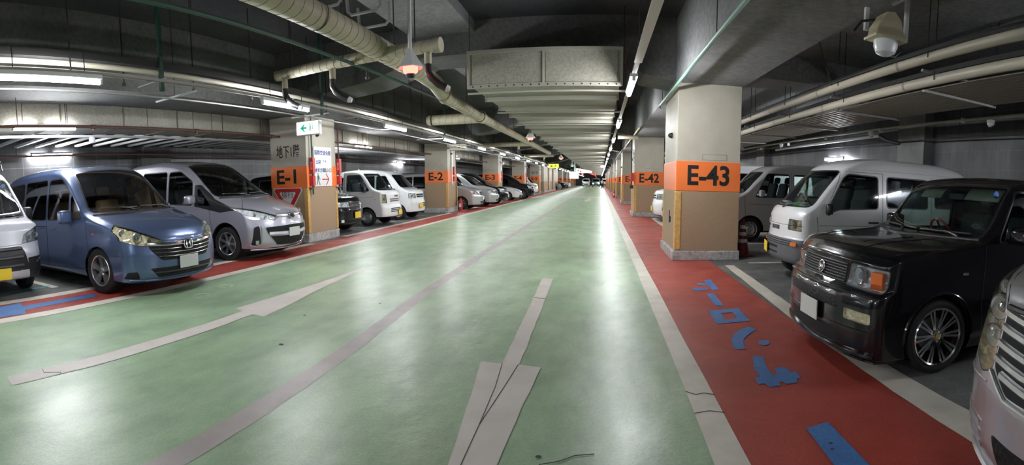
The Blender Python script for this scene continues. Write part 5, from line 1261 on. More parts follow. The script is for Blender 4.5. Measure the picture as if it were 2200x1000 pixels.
# ---------------------------------------------------------------- lamps
M_TUBE = emis('lit_tube', (.96, .98, 1.), TUBE_POWER); M_TUBER = emis('lit_tube_right', (.96, .98, 1.), TUBE_POWER); M_WTUBE = emis('lit_wall_tube', (.96, .98, 1.), TUBE_POWER * 1.5)
M_REDL = emis('lit_red_lens', (1., .05, .035), 2.2); M_GRNL = emis('lit_green_lens', (.03, 1., .35), .8)
def fixture(x, y, z, L, label, group, m, w_=.07, rz=0., rods=None, r=.026):
    o = empty('tube_light', (x, y, z), rz); tag(o, label, 'light', group)
    if abs(x) > 7: s_ = 1 if x > 0 else -1; mb = MB(); mb.b2((0, -.12, .03), (s_ * .17, .12, .08)); mb.build('wall_mount', M_WMET, o)
    mb = MB(); mb.b2((-w_ / 2, -L / 2 - .03, .03), (w_ / 2, L / 2 + .03, .082)); mb.build('housing', M_WMET, o, bevel=.006)
    mb = MB(); mb.tube([(0, -L / 2, 0), (0, L / 2, 0)], r, 10); mb.build('lit_tube', m, o, True)
    for s in (-1, 1):
        mb = MB(); mb.box((0, s * (L / 2 + .012), .01), (.05, .03, .07)); mb.build('lamp_holder', M_WMET, o)
        if rods: mb = MB(); mb.tube([(0, s * L * .35, .07), (0, s * L * .35, rods - z)], .006, 5); mb.build('hanger_rod', M_ROD, o)
    return o
def lights():
    # left row over the lane edge
    place = {0: 'nearest one, cut by the left photo edge', 1: 'second from the left photo edge', 2: 'third from the left photo edge', 3: 'fourth from the left photo edge', 4: 'fifth from the left photo edge'}
    ys = [-1.8, 2.55, 6.75, 11.2, 15.6, 20.0, 24.4, 28.8, 33.2] + [37.6 + 4.4 * i for i in range(25)]
    j = 0
    for i, y in enumerate(ys):
        if y < 0: lab = 'unseen lit tube light added behind the camera beside the left rack'  # unseen tube added to carry the row's light and reflections behind the camera
        elif j < 5: lab = 'lit tube above the left lane edge, ' + place[j]; j += 1
        else: lab = 'one of the small distant lit tube lights in the row above the left lane edge'
        fixture(-4.83, y, 2.76, 1.25, lab, 'tube lights above the left lane edge', M_TUBE, rods=3.1 if y < 40 else None)
    place = ['nearest and largest', 'second from the camera', 'third from the camera', 'fourth from the camera']
    j = 0
    for y in [-2.5, 7.75, 12.8, 17.8, 22.8, 27.8, 32.8, 37.8] + [42.8 + 5. * i for i in range(21)]:
        if y < 0: lab = 'unseen lit tube light added behind the camera right of the lane'  # out-of-view tube, added for its light on the lane
        elif j < 4: lab = 'lit tube light beside the big duct above the lane, ' + place[j]; j += 1
        else: lab = 'one of the small distant lit tube lights in the row right of the big duct'
        fixture(.46, y, 2.88, 1.25, lab, 'tube lights right of the big duct', M_TUBER, w_=.11, r=.036)
    for i, y in enumerate((6.45, 18., 29.6, 41.2)):
        lab = ['lit wall light on the left back wall above the blue minivan', 'lit wall light on the left back wall behind the white microtruck', 'lit wall light on the left back wall seen just right of the E-2 column', 'lit wall light on the left back wall seen just right of the E-3 column'][i]
        o = fixture(-12.46, y, 2.72, 1.25, lab, 'wall lights on the left back wall', M_WTUBE)
    fixture(7.14, 14.2, 2.34, 1.25, 'lit wall light just above the roof of the white microvan', 'wall lights on the right back wall', M_WTUBE); fixture(7.14, 26.5, 2.34, 1.25, 'lit wall light farther back on the right back wall', 'wall lights on the right back wall', M_WTUBE)
    fixture(7.14, 2.0, 2.34, 1.25, 'lit wall light outside the right photo edge on the back wall', 'wall lights on the right back wall', M_WTUBE)
    fixture(-12.46, -4.5, 2.72, 1.25, 'lit wall light on the left back wall outside the left photo edge', 'wall lights on the left back wall', M_WTUBE)
    for y, lab in ((4.1, 'lit tube light tucked under the beige duct above the left kei van'), (15.9, 'lit tube light tucked under the beige duct above the microtruck'), (27.4, 'lit tube light tucked under the beige duct beyond the E-2 column')): fixture(-8.12, y, 2.76, 1.25, lab.replace('kei van', 'microvan'), 'tube lights under the beige bay duct', M_WTUBE, rods=4.45)
    # raceway right: thin track between the fixtures
    o = empty('lighting_track', (.46, 0, 2.965)); tag(o, 'thin grey track carrying the lights right of the big duct', 'track')
    mb = MB(); mb.b2((-.03, -6, -.018), (.03, 149, .02)); mb.build('rail', M_TRAY, o)
    mb = MB(); mb.b2((-.05, 3.2, -.03), (.05, 6.4, -.018)); mb.build('track_cover', M_WMET, o)
    for y in [-3, 1, 4.3, 6.2, 9.5, 12, 15, 18, 22, 26, 30, 34, 38]: mb = MB(); mb.tube([(0, y, .02), (0, y, 1.45)], .005, 5); mb.build('hanger_rod', M_ROD, o)
    # beacons
    def beacon(x, y, z, m, lab, s=1.):
        b = empty('beacon_light', (x, y, z)); tag(b, lab, 'beacon', 'hanging signal beacons')
        mb = MB(); mb.tube([(0, 0, .22 * s), (0, 0, 4.45 - z)], .026, 10); mb.build('pole', M_WMET, b, True)
        mb = MB(); mb.lathe([(.03, .26 * s), (.05, .22 * s), (.17 * s, .03 * s), (.17 * s, .015 * s), (.05, .10 * s)], (0, 0, 0), 'z', 6); mb.build('shade', M_WMET, b)
        mb = MB(); mb.lathe([(.095 * s, .05 * s), (.095 * s, -.03 * s), (.06 * s, -.06 * s)], (0, 0, 0), 'z', 20); mb.build('lit_lens', m, b, True)
        mb = MB(); mb.lathe([(.065 * s, -.058 * s), (.06 * s, -.09 * s), (.04 * s, -.115 * s), (.001, -.12 * s)], (0, 0, 0), 'z', 20); mb.build('dark_cap', M_PLA, b, True)
    beacon(-2.40, 6.1, 2.90, M_REDL, 'red beacon on a white pole under the spiral duct, nearest and largest')
    beacon(-2.42, 17.2, 2.90, M_REDL, 'second red beacon beside the left edge of the big duct'); beacon(-2.6, 33., 2.90, M_REDL, 'third red beacon, small, at the left edge of the big duct')
    beacon(-2.6, 46., 2.80, M_GRNL, 'small green beacon beyond the red ones'); beacon(-2.45, 62, 2.5, M_REDL, 'fourth red beacon far down the lane'); beacon(-2.55, 72, 2.35, M_REDL, 'farthest red beacon down the lane')
    mb = MB(); mb.tube([(-2.05, 78, 2.75), (-1.5, 86, 2.6), (-.9, 92, 2.45), (-.75, 95, 2.1)], .05, 6); mb.tube([(-1.5, 86, 2.6), (-1.5, 86, 3.1)], .03, 5); mb.tube([(-.9, 92, 2.45), (-.9, 92, 3.1)], .03, 5); tag(mb.build('red_light_strip', emis('dim_red_strip', (1., .03, .03), .5)), 'bent red light strip far down the lane above the distant van', 'light')

def signs():
    WL = emis('lit_white_panel', (.9, 1., .97), .3); YL = emis('lit_yellow_panel', (.85, .95, .05), .2); GR = emis('lit_green_mark', (.0, .55, .30), .13)
    o = empty('exit_sign', (-6.62, 10.12, 2.83)); tag(o, 'lit white exit sign with a green arrow in front of the E-1 column top', 'sign')
    mb = MB(); mb.box((0, 0, 0), (.66, .12, .34)); mb.build('housing', M_WMET, o, bevel=.01); mb = MB(); mb.b2((-.31, -.066, -.15), (.31, -.06, .15)); p = mb.build('lit_panel', WL, o)
    mb = MB(); mb.b2((-.17, -.072, -.022), (-.02, -.067, .022)); mb.prism([(-.20, 0), (-.10, .085), (-.065, .085), (-.13, 0), (-.065, -.085), (-.10, -.085)], -.072, -.067, 'xz'); mb.build('green_arrow', GR, p)
    mb = MB(); mb.b2((.05, -.072, -.09), (.065, -.067, .09)); mb.b2((.05, -.072, .078), (.16, -.067, .09)); mb.b2((.09, -.072, -.07), (.11, -.067, .05)); mb.b2((.14, -.072, -.05), (.155, -.067, .06)); mb.build('running_pictogram', GR, p)
    mb = MB(); mb.b2((-.34, .0, .13), (-.28, .36, .17)); mb.build('wall_arm', M_WMET, o)
    o = empty('hanging_sign', (-4.47, 48., 2.86)); tag(o, 'lit yellow sign box hanging above the left lane edge', 'sign')
    mb = MB(); mb.box((0, 0, 0), (1.0, .14, .46)); mb.build('housing', M_PLA, o); mb = MB(); mb.b2((-.47, -.08, -.2), (.47, -.071, .2)); p = mb.build('lit_panel', YL, o); 
    mb = MB(); mb.b2((-.3, -.086, -.1), (-.12, -.081, .06)); mb.build('dark_mark', mat('olive_mark', (.2, .3, .02), .5), p); mb = MB(); mb.b2((.08, -.086, -.08), (.2, -.081, .1)); mb.build('dark_mark', mat('olive_mark'), p); mb = MB(); mb.tube([(0, 0, .2), (0, 0, 1.55)], .015, 6); mb.build('hanger', M_ROD, o)
    o = empty('hanging_sign', (-3.15, 60., 2.12)); tag(o, 'large lit white sign box low above the lane, far away', 'sign')
    mb = MB(); mb.box((0, 0, 0), (1.15, .2, .9)); mb.build('housing', M_WMET, o); mb = MB(); mb.b2((-.53, -.11, -.4), (.53, -.101, .4)); mb.build('lit_panel', WL, o); mb = MB(); mb.tube([(.1, 0, .4), (.1, 0, 2.3)], .1, 8); mb.build('hanger', M_WMET, o)
    o = empty('hanging_sign', (-2.4, 66., 2.72)); tag(o, 'wide lit white sign panel with a red mark, right of the large white sign box', 'sign')
    mb = MB(); mb.prism([(-.9, .35), (-.9, -.3), (1.3, -.2), (1.3, 0), (-.2, .3)], -.1, .1, 'xz'); mb.build('lit_panel', WL, o); mb = MB(); mb.box((-.5, -.12, .1), (.2, .01, .12)); mb.build('red_mark', M_REDP, o); mb = MB(); mb.tube([(-.4, 0, .3), (-.4, 0, 1.7)], .03, 6); mb.build('hanger', M_ROD, o)
    o = empty('hanging_sign', (.2, 41., 2.62)); tag(o, 'lit white sign box beside the tube lights right of the big duct', 'sign')
    mb = MB(); mb.box((0, 0, 0), (.35, .1, .2)); mb.build('lit_panel', WL, o); mb = MB(); mb.tube([(0, 0, .1), (0, 0, .47)], .01, 5); mb.build('hanger', M_ROD, o)
    # extinguisher boxes
    for x, y, lab in ((-6.72, 23.35, 'red fire extinguisher standing at the foot of the E-2 column'), (1.2, 43.6, 'red fire extinguisher box at the foot of the E-40 column')):
        o = empty('fire_extinguisher', (x, y, 0)); tag(o, lab, 'extinguisher', 'fire extinguishers')
        mb = MB(); mb.lathe([(.001, .0), (.085, .0), (.09, .03), (.09, .48), (.06, .56), (.03, .58), (.03, .63), (.001, .63)], (0, 0, 0), 'z', 20); mb.build('cylinder', M_REDP, o, True)
        mb = MB(); mb.box((.0, -.03, .67), (.03, .16, .03)); mb.tube([(0, .03, .62), (.09, .08, .5), (.1, .08, .2)], .014, 6); mb.build('handle_and_hose', M_PLA, o)
        mb = MB(); mb.b2((-.05, -.093, .2), (.05, -.088, .38)); mb.build('paper_label', M_WMET, o)
    # traffic cone
    o = empty('traffic_cone', (2.86, 9.62, 0)); tag(o, 'dark red traffic cone with white bands, right of the E-43 column', 'traffic cone')
    CR = mat('dark_red_rubber', (.20, .015, .015), .5)
    mb = MB(); mb.b2((-.19, -.19, 0), (.19, .19, .03)); mb.build('base', CR, o, bevel=.02)
    mb = MB(); R = lambda z: .135 - .105 * (z / .72); mb.lathe([(R(z), z + .03) for z in (0, .2, .4, .6, .72)] + [(.001, .75)], (0, 0, 0), 'z', 28); cn = mb.build('cone_body', CR, o, True)
    for z in (.24, .38, .52): mb = MB(); mb.lathe([(R(z) + .003, z + .03), (R(z + .07) + .003, z + .10)], (0, 0, 0), 'z', 28); mb.build('white_band', M_WMET, cn, True)
    # small camera / junction box above column E-2, E-3
    o = empty('security_camera', (-6.75, 34.2, 2.66)); tag(o, 'small white security camera near the top of the E-3 column', 'camera')
    mb = MB(); mb.box((0, 0, 0), (.14, .34, .14), Matrix.Rotation(.5, 3, 'X')); mb.build('camera_body', M_WMET, o, bevel=.02); mb = MB(); mb.tube([(0, .0, .0), (-.22, .0, .1)], .02, 6); mb.build('mount', M_WMET, o)
    o = empty('speaker_box', (-6.25, 21.4, 2.96)); tag(o, 'beige box with a round black hole at the top of the E-2 column', 'box')
    mb = MB(); mb.box((0, 0, 0), (.7, .4, .26)); mb.build('housing', M_PIPE, o, bevel=.01); mb = MB(); mb.lathe([(.001, 0), (.05, 0)], (.12, -.205, 0), 'y', 14); mb.build('round_opening', M_DARK, o); mb = MB(); mb.b2((-.72, .4, -.04), (-.3, .648, .04)); mb.b2((-.34, .1, -.04), (-.3, .5, .04)); mb.build('wall_arm', M_PIPE, o)
    # unlit floodlight top right
    o = empty('ceiling_floodlight', (2.75, 4.42, 3.05)); tag(o, 'unlit beige floodlight with a white glass bowl hanging at the top right', 'light')
    BE = mat('cream_enamel', (.62, .56, .38), .45)
    mb = MB(); mb.prism([(-.17, -.06), (.17, -.06), (.12, .12), (.04, .20), (-.06, .18), (-.15, .04)], -.1, .1, 'xz'); mb.build('lamp_body', BE, o, bevel=.012)
    mb = MB(); mb.b2((-.19, -.12, -.08), (.19, .12, -.055)); mb.build('lamp_plate', BE, o)
    mb = MB(); mb.lathe([(.125, -.08), (.125, -.14), (.10, -.20), (.05, -.225), (.001, -.23)], (0, 0, 0), 'z', 24); mb.build('glass_bowl', mat('frosted_glass', (.75, .77, .8), .3), o, True)
    for x in (-.24, .24): mb = MB(); mb.b2((x - .02, -.02, -.02), (x + .02, .02, .42)); mb.build('bracket', M_WMET, o)
    mb = MB(); mb.b2((-.27, -.03, .40), (.27, .03, .44)); mb.b2((-.3, -.35, .44), (-.26, .35, .48)); mb.b2((.26, -.35, .44), (.3, .35, .48)); mb.build('frame', M_WMET, o)
    for x in (-.28, .28):
        for y in (-.33, .33): mb = MB(); mb.tube([(x, y, .48), (x, y, .94 if x > 0 else .94)], .008, 5); mb.build('hanger_rod', M_ROD, o)
    mb = MB(); mb.tube([(-.15, 0, .10), (-.32, -.05, .04), (-.38, 0, -.06)], .014, 6); mb.build('black_cable', M_PLA, o, True); mb = MB(); mb.tube([(.15, 0, -.02), (.24, .05, -.12), (.15, .05, -.2), (.05, .04, -.21)], .009, 6); mb.build('black_cable', M_PLA, o, True)

# ---------------------------------------------------------------- ducts, pipes and racks
def spiral(mb, P, r, pitch=.16, seam=True):
    mb.tube(P, r, 24)
    if seam:
        a = Vector(P[0]); 
        for i in range(len(P) - 1):
            a, b = Vector(P[i]), Vector(P[i + 1]); L = (b - a).length; n = int(L / pitch); d = (b - a).normalized(); u = d.orthogonal().normalized(); v = d.cross(u); q = []
            # tilted seam rings
            for k in range(1, n + 1):
                c = a + d * (k * pitch - pitch / 2)
                ring = [c + (u * math.cos(t) + v * math.sin(t)) * (r + .001) + d * (.045 * math.cos(t)) for t in [2 * PI * j / 20 for j in range(20)]]
                mb.cur = 1; mb.tube(ring, .0035, 4, closed=True); mb.cur = 0
def services():
    # big rectangular duct over the lane
    o = empty('rectangular_duct', (-.965, 8.5, 3.07)); tag(o, 'huge beige rectangular duct hanging over the lane and running away', 'duct')
    mb = MB(); mb.b2((-1.28, 0, .02), (1.28, 130, .58)); mb.build('duct_body', M_DUCT, o)
    mb = MB(); mb.b2((-1.24, -.012, .04), (-.03, 0, .56)); mb.build('end_panel', M_DUCT, o, bevel=.004); mb = MB(); mb.b2((.03, -.012, .04), (1.24, 0, .56)); mb.build('end_panel', M_DUCT, o, bevel=.004)
    for x in (-1.305, 0, 1.305): mb = MB(); mb.b2((x - .022, -.035, -.03), (x + .022, 0, .60)); mb.build('end_rib', M_FLANGE, o)
    for z in (0., .58): mb = MB(); mb.b2((-1.32, -.04, z - .035), (1.32, 0, z + .025)); mb.build('end_flange', M_FLANGE, o)
    mb = MB()
    for i in range(18): mb.lathe([(.001, -.052), (.012, -.05), (.014, -.04)], (-1.22 + i * .1435, 0, -.005), 'y', 8)
    q = mb.build('rivets', M_ROD, o); q['kind'] = 'stuff'
    def ring(i, y, big):
        mb = MB(); h = .06; d = .05
        mb.b2((-1.31, y, -h), (1.31, y + d, .02)); mb.b2((-1.31, y, -h), (-1.27, y + d, .6)); mb.b2((1.27, y, -h), (1.31, y + d, .6)); return mb
    y = 1.25; i = 0; f1 = f2 = None
    while i < 90:
        if i == 0: f1 = ring(0, 0, True).build('duct_flange', M_FLANGE, o); f1.location = (0, y, 0)
        else: c = f1.copy(); COL.objects.link(c); c.parent = o; c.location = (0, y, 0)
        y += 1.3; i += 1
    mb = MB(); k = y
    while k < 129: mb.v += []; mb.b2((-1.31, k, -.04), (1.31, k + .05, .02)); k += 1.3
    q = mb.build('far_duct_flanges', M_FLANGE, o); q['kind'] = 'stuff'
    for yy in [.3 + 2.6 * j for j in range(16)]:
        for x in (-1.36, 1.36): mb = MB(); mb.tube([(x, yy, -.06), (x, yy, 1.38)], .008, 5); mb.build('hanger_rod', M_ROD, o)
        if yy < 20: mb = MB(); mb.b2((-1.4, yy - .02, -.075), (1.4, yy + .02, -.045)); mb.build('support_angle', M_FLANGE, o)
    # spiral ducts
    o = empty('spiral_duct', (-3.05, 0, 0)); tag(o, 'long cream spiral duct running above the lane left of the big duct', 'duct')
    mb = MB(); spiral(mb, [(0, -4, 3.38), (0, 8.3, 3.34)], .155, .17); mb.build('main_run', [M_SPIRAL, M_SEAM], o, True)
    mb = MB(); spiral(mb, [(0, 8.2, 3.34), (0, 9.0, 3.30), (-.02, 9.7, 3.14)], .15, .17, False)
    for c in ((0, 8.6, 3.33), (-.01, 9.5, 3.19)): mb.lathe([(.165, -.03), (.165, .03)], c, 'y', 24)
    mb.build('elbow', M_SPIRAL, o, True)
    mb = MB(); spiral(mb, [(-.02, 9.6, 3.14), (-.02, 12.6, 3.10)], .13, .2); mb.build('middle_run', [M_SPIRAL, M_SEAM], o, True)
    mb = MB(); spiral(mb, [(-.02, 12.5, 3.10), (-.02, 30, 3.10)], .12, .35); mb.build('far_run', [M_SPIRAL, M_SEAM], o, True)
    mb = MB(); mb.lathe([(.15, -.16), (.16, 0), (.15, .16)], (-.02, 12.7, 3.10), 'y', 24); mb.build('junction_sleeve', M_SPIRAL, o, True)
    for yy in (2.2, 4.9, 7.1, 11.2, 14.2, 17.5, 21, 24.5): mb = MB(); mb.tube([(.0, yy, 3.2), (.0, yy, 4.45)], .009, 6); mb.lathe([(.17, -.012), (.17, .012)], (0, yy, 3.36 if yy < 8 else 3.10), 'y', 24); mb.build('hanger_rod', M_ROD, o)
    def drop(par, x, y, z, yaw):
        mb = MB(); mb.tube([(x, y, z), (x, y, z - .16)], .05, 12); s = mb.build('stub', M_SPIRAL, par, True)
        d = Vector((math.cos(yaw), math.sin(yaw), 0)); P = [Vector((x, y, z - .15)), Vector((x, y, z - .26)), Vector((x, y, z - .34)) + d * .05, Vector((x, y, z - .42)) + d * .14, Vector((x, y, z - .47)) + d * .24]
        mb = MB(); mb.tube(P, .052, 12); h = mb.build('flexible_hose', M_PLA, par, True); mb = MB(); e = P[-1]; mb.tube([e, e + d * .05 + Vector((0, 0, -.02))], [.05, .035], 12); mb.build('white_nozzle', M_WMET, h, True)
    o = empty('branch_duct', (-3.52, 6.6, 3.27)); tag(o, 'thin spiral branch duct crossing the long spiral duct near the red beacon', 'duct', 'spiral branch ducts')
    mb = MB(); spiral(mb, [(-1.46, .12, .0), (1.36, -.12, .0)], .085, .13); mb.build('duct_run', [M_SPIRAL, M_SEAM], o, True)
    mb = MB(); mb.tube([(1.32, -.118, .0), (1.42, -.127, .0)], .10, 20); mb.build('end_cap', M_SPIRAL, o, True)
    drop(o, -1.3, .11, -.08, .2); drop(o, -.35, 0.03, -.08, .2); drop(o, 1.22, -.1, -.08, .3)
    for x in (-1.1, -.1, 1.0): mb = MB(); mb.tube([(x, 0, .05), (x, 0, 1.18)], .008, 5); mb.build('hanger_rod', M_ROD, o)
    o = empty('branch_duct', (-3.7, 12.7, 3.08)); tag(o, 'short thick spiral branch duct ending left of the long spiral duct, beyond the beacon', 'duct', 'spiral branch ducts')
    mb = MB(); spiral(mb, [(-.68, 0, 0), (.6, 0, 0)], .135, .17); mb.build('duct_run', [M_SPIRAL, M_SEAM], o, True); mb = MB(); mb.lathe([(.001, -.14), (.10, -.13), (.13, -.08), (.14, 0)], (-.72, 0, 0), 'x', 24); mb.build('end_cap', M_SPIRAL, o, True)
    for yy, lab in ((22.5, 'thin spiral branch duct beyond the short thick one'), (33, 'farthest thin spiral branch duct left of the big duct')):
        o = empty('branch_duct', (-4.0, yy, 3.1)); tag(o, lab, 'duct', 'spiral branch ducts'); mb = MB(); spiral(mb, [(-1.6, 0, 0), (.9, 0, 0)], .10, .3); mb.build('duct_run', [M_SPIRAL, M_SEAM], o, True); drop(o, .3, 0, -.08, 0)
        mb = MB(); mb.tube([(-1., 0, 0), (-1., 0, 1.3)], .008, 5); mb.build('hanger_rod', M_ROD, o)
    o = empty('branch_duct', (.95, 17.5, 2.98)); tag(o, 'short pale duct stub right of the tube lights, before the E-42 column', 'duct', 'spiral branch ducts'); mb = MB(); mb.tube([(-.35, 0, 0), (.35, 0, 0)], .07, 14); mb.build('duct_run', M_SPIRAL, o, True); mb = MB(); mb.tube([(0, 0, 0), (0, 0, 1.48)], .006, 5); mb.build('hanger_rod', M_ROD, o)
    # loops of tray under the slab near the top centre
    for i, (x, y) in enumerate(((-3.65, 6.15), (-3.3, 6.65), (-3.45, 7.3))):
        lab = ['grey bent bracket under the slab, leftmost of the three above the spiral duct', 'grey bent bracket under the slab, rightmost of the three above the spiral duct', 'grey bent bracket under the slab, lowest of the three above the spiral duct'][i]
        mb = MB(); mb.tube([(x - .3, y, 4.25), (x - .28, y, 3.98), (x - .22, y, 3.92), (x + .18, y, 3.92), (x + .24, y, 3.98), (x + .24, y, 4.25)], .024, 6); tag(mb.build('support_bracket', M_TRAY, None, True), lab, 'bracket', 'bent brackets under the slab')
    # left rack of cables and conduits, with rods
    o = empty('cable_rack', (-5.4, 0, 3.1)); tag(o, 'long hanging rack of cream conduits with dark tray above the left lane edge', 'cable rack')
    mb = MB(); mb.b2((-.16, -6, .06), (.10, 90, .15)); mb.build('dark_tray', M_ROD, o)
    for x, z, r in ((.06, .005, .036), (.03, -.085, .03)): mb = MB(); mb.tube([(x, -6, z), (x, 90, z)], r, 10); mb.build('conduit', M_PIPE, o, True)
    rr = random.Random(3)
    for i in range(38):
        y = -2 + i * 1.23 + rr.uniform(-.2, .2); mb = MB(); x = rr.choice((-.16, .1, -.05)); mb.tube([(x, y, -.14), (x, y, 1.35)], .011, 5); mb.box((x, y, -.14), (.04, .04, .04)); mb.build('hanger_rod', M_ROD, o)
    for y in (4.5, 8.6, 16.5): mb = MB(); mb.b2((.08, y - .03, -.25), (.13, y + .03, 1.35)); mb.build('green_hanger_bar', M_GPIPE, o)
    for i in range(14): mb = MB(); mb.b2((-.3, 1.5 + i * 2.9, -.135), (.3, 1.53 + i * 2.9, -.115)); mb.build('cross_bar', M_TRAY, o)
    # white lighting raceway under the rack
    o = empty('lighting_raceway', (-4.83, 0, 2.86)); tag(o, 'thin grey raceway carrying the tube lights above the left lane edge', 'raceway')
    mb = MB(); mb.b2((-.02, -6, -.018), (.02, 149, .012)); mb.build('rail', M_TRAY, o); mb = MB(); mb.tube([(-.12, -6, .02), (-.12, 90, .02)], .012, 6); mb.build('conduit', M_ROD, o)
    o = empty('lower_raceway', (-5.7, 0, 2.86)); tag(o, 'thin grey rail beside the left tube lights', 'raceway')
    mb = MB(); mb.b2((-.015, -6, -.01), (.015, 60, .01)); mb.build('rail', M_TRAY, o)
    for i in range(10): mb = MB(); y = 5 + i * 3.6; mb.b2((-.35, y, .0), (.55, y + .035, .025)); mb.build('white_cross_arm', M_WMET, o); mb = MB(); mb.tube([(.1, y, .02), (.1, y, 1.58)], .006, 5); mb.build('hanger_rod', M_ROD, o)
    # left bay duct
    o = empty('bay_duct', (-8.85, 0, 2.86)); tag(o, 'long beige duct running above the left parking bays', 'duct')
    mb = MB(); mb.b2((-.6, -5, .0), (.58, 58, .56)); mb.build('duct_body', M_DUCT, o)
    for i in range(40): mb = MB(); y = -4.2 + i * 1.45; mb.b2((-.62, y, -.012), (.60, y + .03, .58)); mb.build('duct_joint', M_SEAM, o)
    for i in range(24): mb = MB(); y = -3 + i * 1.9; mb.tube([(.68, y, -.12), (.68, y, 1.6)], .008, 5); mb.build('hanger_rod', M_BRPIPE, o)
    o = empty('sprinkler_pipe', (-7.75, 0, 2.74)); tag(o, 'dark red-brown pipe running along the left bays below the beige duct', 'pipe')
    mb = MB(); mb.tube([(0, -6, 0), (0, 56, 0)], .026, 8); mb.build('pipe_run', M_BRPIPE, o, True)
    for i in range(16): mb = MB(); mb.lathe([(.04, -.05), (.04, .05)], (0, 4.9 + i * 2.6, 0), 'y', 10); mb.tube([(0, 4.9 + i * 2.6, 0), (0, 4.9 + i * 2.6, -.07)], .018, 6); mb.build('sprinkler_head', M_BRPIPE, o)
    for i in range(12): mb = MB(); mb.tube([(0, 3.4 + i * 4, .0), (0, 3.4 + i * 4, .5)], .008, 5); mb.build('hanger_rod', M_BRPIPE, o)
    o = empty('sprinkler_pipe', (-11.6, 0, 2.62)); tag(o, 'thin dark pipe along the left back wall, above the wall lights', 'pipe'); mb = MB(); mb.tube([(0, -6, 0), (0, 40, 0)], .025, 8); mb.build('pipe_run', M_BRPIPE, o, True); mb = MB(); mb.tube([(0, 6.6, 0), (0, 6.6, -.07)], .018, 6); mb.build('sprinkler_head', M_BRPIPE, o)
    for i in range(8): mb = MB(); mb.tube([(0, 1 + i * 4, 0), (0, 1 + i * 4, 1.83)], .007, 5); mb.build('hanger_rod', M_BRPIPE, o)
    o = empty('conduit', (-9.1, 0, 2.76)); tag(o, 'white conduit with a round lamp holder beneath the beige duct, left bays', 'conduit'); mb = MB(); mb.tube([(0, -6, 0), (0, 50, 0)], .03, 8); mb.build('pipe_run', M_WMET, o, True)
    mb = MB(); mb.lathe([(.07, 0), (.07, -.10), (.05, -.13), (.001, -.13)], (0, 5.7, -.01), 'z', 16); mb.build('round_lamp_holder', M_WMET, o, True)
    for i in range(12): mb = MB(); mb.tube([(0, 1 + i * 4, 0), (0, 1 + i * 4, .1)], .007, 5); mb.build('hanger_rod', M_ROD, o)
    # white channels across the bays
    first = None
    for i in range(62):
        y = -1.5 + i * .62
        if 9.2 < (y % 11.6) < 0: continue
        if first is None:
            first = empty('ceiling_channel', (-10.9, y, 2.95)); mb = MB(); mb.b2((-1.45, -.06, -.03), (1.45, .06, .03)); mb.build('channel', M_WMET, first, bevel=.01); mb = MB(); mb.tube([(0, 0, .03), (0, 0, 1.5)], .006, 5); mb.build('hanger_rod', M_ROD, first)
            tag(first, 'white steel channel spanning the left bays below the ceiling', 'channel', 'white channels across the left bays')
        else: c = copy_tree(first); c.location = (-10.9, y, 2.95)
    # right bays: two cream pipes, cable tray and corrugated deck
    for x, z, r, lab, y0 in ((3.80, 3.13, .062, 'upper cream pipe above the right bays', -5), (3.92, 2.88, .066, 'lower cream pipe above the right bays, over the corrugated deck', -5)):
        o = empty('pipe', (x, 0, z)); tag(o, lab, 'pipe', 'cream pipes above the right bays'); mb = MB(); mb.tube([(0, y0, 0), (0, 70, 0)], r, 16); mb.build('pipe_run', M_PIPE, o, True)
        for i in range(20): mb = MB(); y = .6 + i * 2.55; mb.lathe([(r + .008, -.02), (r + .008, .02)], (0, y, 0), 'y', 16); mb.build('pipe_clamp', M_TRAY, o, True)
        for i in range(14): mb = MB(); y = .2 + i * 2.4; mb.tube([(-r - .01, y, -.02), (-r - .01, y, 4.0 - z)], .007, 5); mb.build('hanger_rod', M_ROD, o)
        if z > 3: mb = MB(); mb.b2((-.11, -5, .055), (-.06, 70, .085)); mb.build('black_cable', M_PLA, o)
    o = empty('cable_tray', (4.1, 0, 3.02)); tag(o, 'dark cable tray between the two cream pipes above the right bays', 'cable tray'); mb = MB(); mb.b2((-.1, -5, -.03), (.5, 60, .03)); mb.build('tray', M_ROD, o)
    for i in range(14): mb = MB(); mb.b2((-.36, 5.1 + i * 2.55, -.06), (.55, 5.14 + i * 2.55, -.03)); mb.build('support_angle', M_TRAY, o)
    for x in (.05, .25, .4): mb = MB(); mb.tube([(x, -5, .04), (x, 60, .04)], .03, 8); mb.build('cable', M_PLA, o)
    o = empty('corrugated_deck', (4.55, 0, 2.80)); tag(o, 'brownish corrugated metal deck hanging above the right bays', 'deck')
    mb = MB(); V = []; n = 44; w_ = 1.2
    for y in (-5, 60):
        for i in range(n + 1): x = -w_ / 2 + w_ * i / n; V.append((x, y, .014 * (1 if (i // 2) % 2 else -1)))
    mb.add(V, [(i, i + 1, n + 2 + i, n + 1 + i) for i in range(n)]); d = mb.build('corrugated_sheet', mat('brownish_galvanised', (.27, .235, .20), .45, .3), o); so = d.modifiers.new('thick', 'SOLIDIFY'); so.thickness = .004
    for i in range(20): mb = MB(); y = 2.75 + i * 2.5; mb.b2((-.66, y, -.05), (.66, y + .04, -.02)); mb.build('support_angle', M_TRAY, o)
    for i in range(14):
        mb = MB(); y = 2.75 + i * 2.5; mb.tube([(.62, y, -.04), (.62, y, 1.2)], .007, 5); mb.build('hanger_rod', M_ROD, o)
        if i % 2 == 0: mb = MB(); mb.tube([(-.6, y, -.02), (-1.2, y - .2, 1.19)], .009, 5); mb.build('brace_rod', M_ROD, o)
    o = empty('conduit', (6.2, 0, 2.84)); tag(o, 'cream conduit with smoke detectors along the right back wall', 'conduit'); mb = MB(); mb.tube([(0, -5, -.02), (0, 7, .0), (0, 20, .12), (0, 60, .12)], .03, 8); mb.build('pipe_run', M_PIPE, o, True)
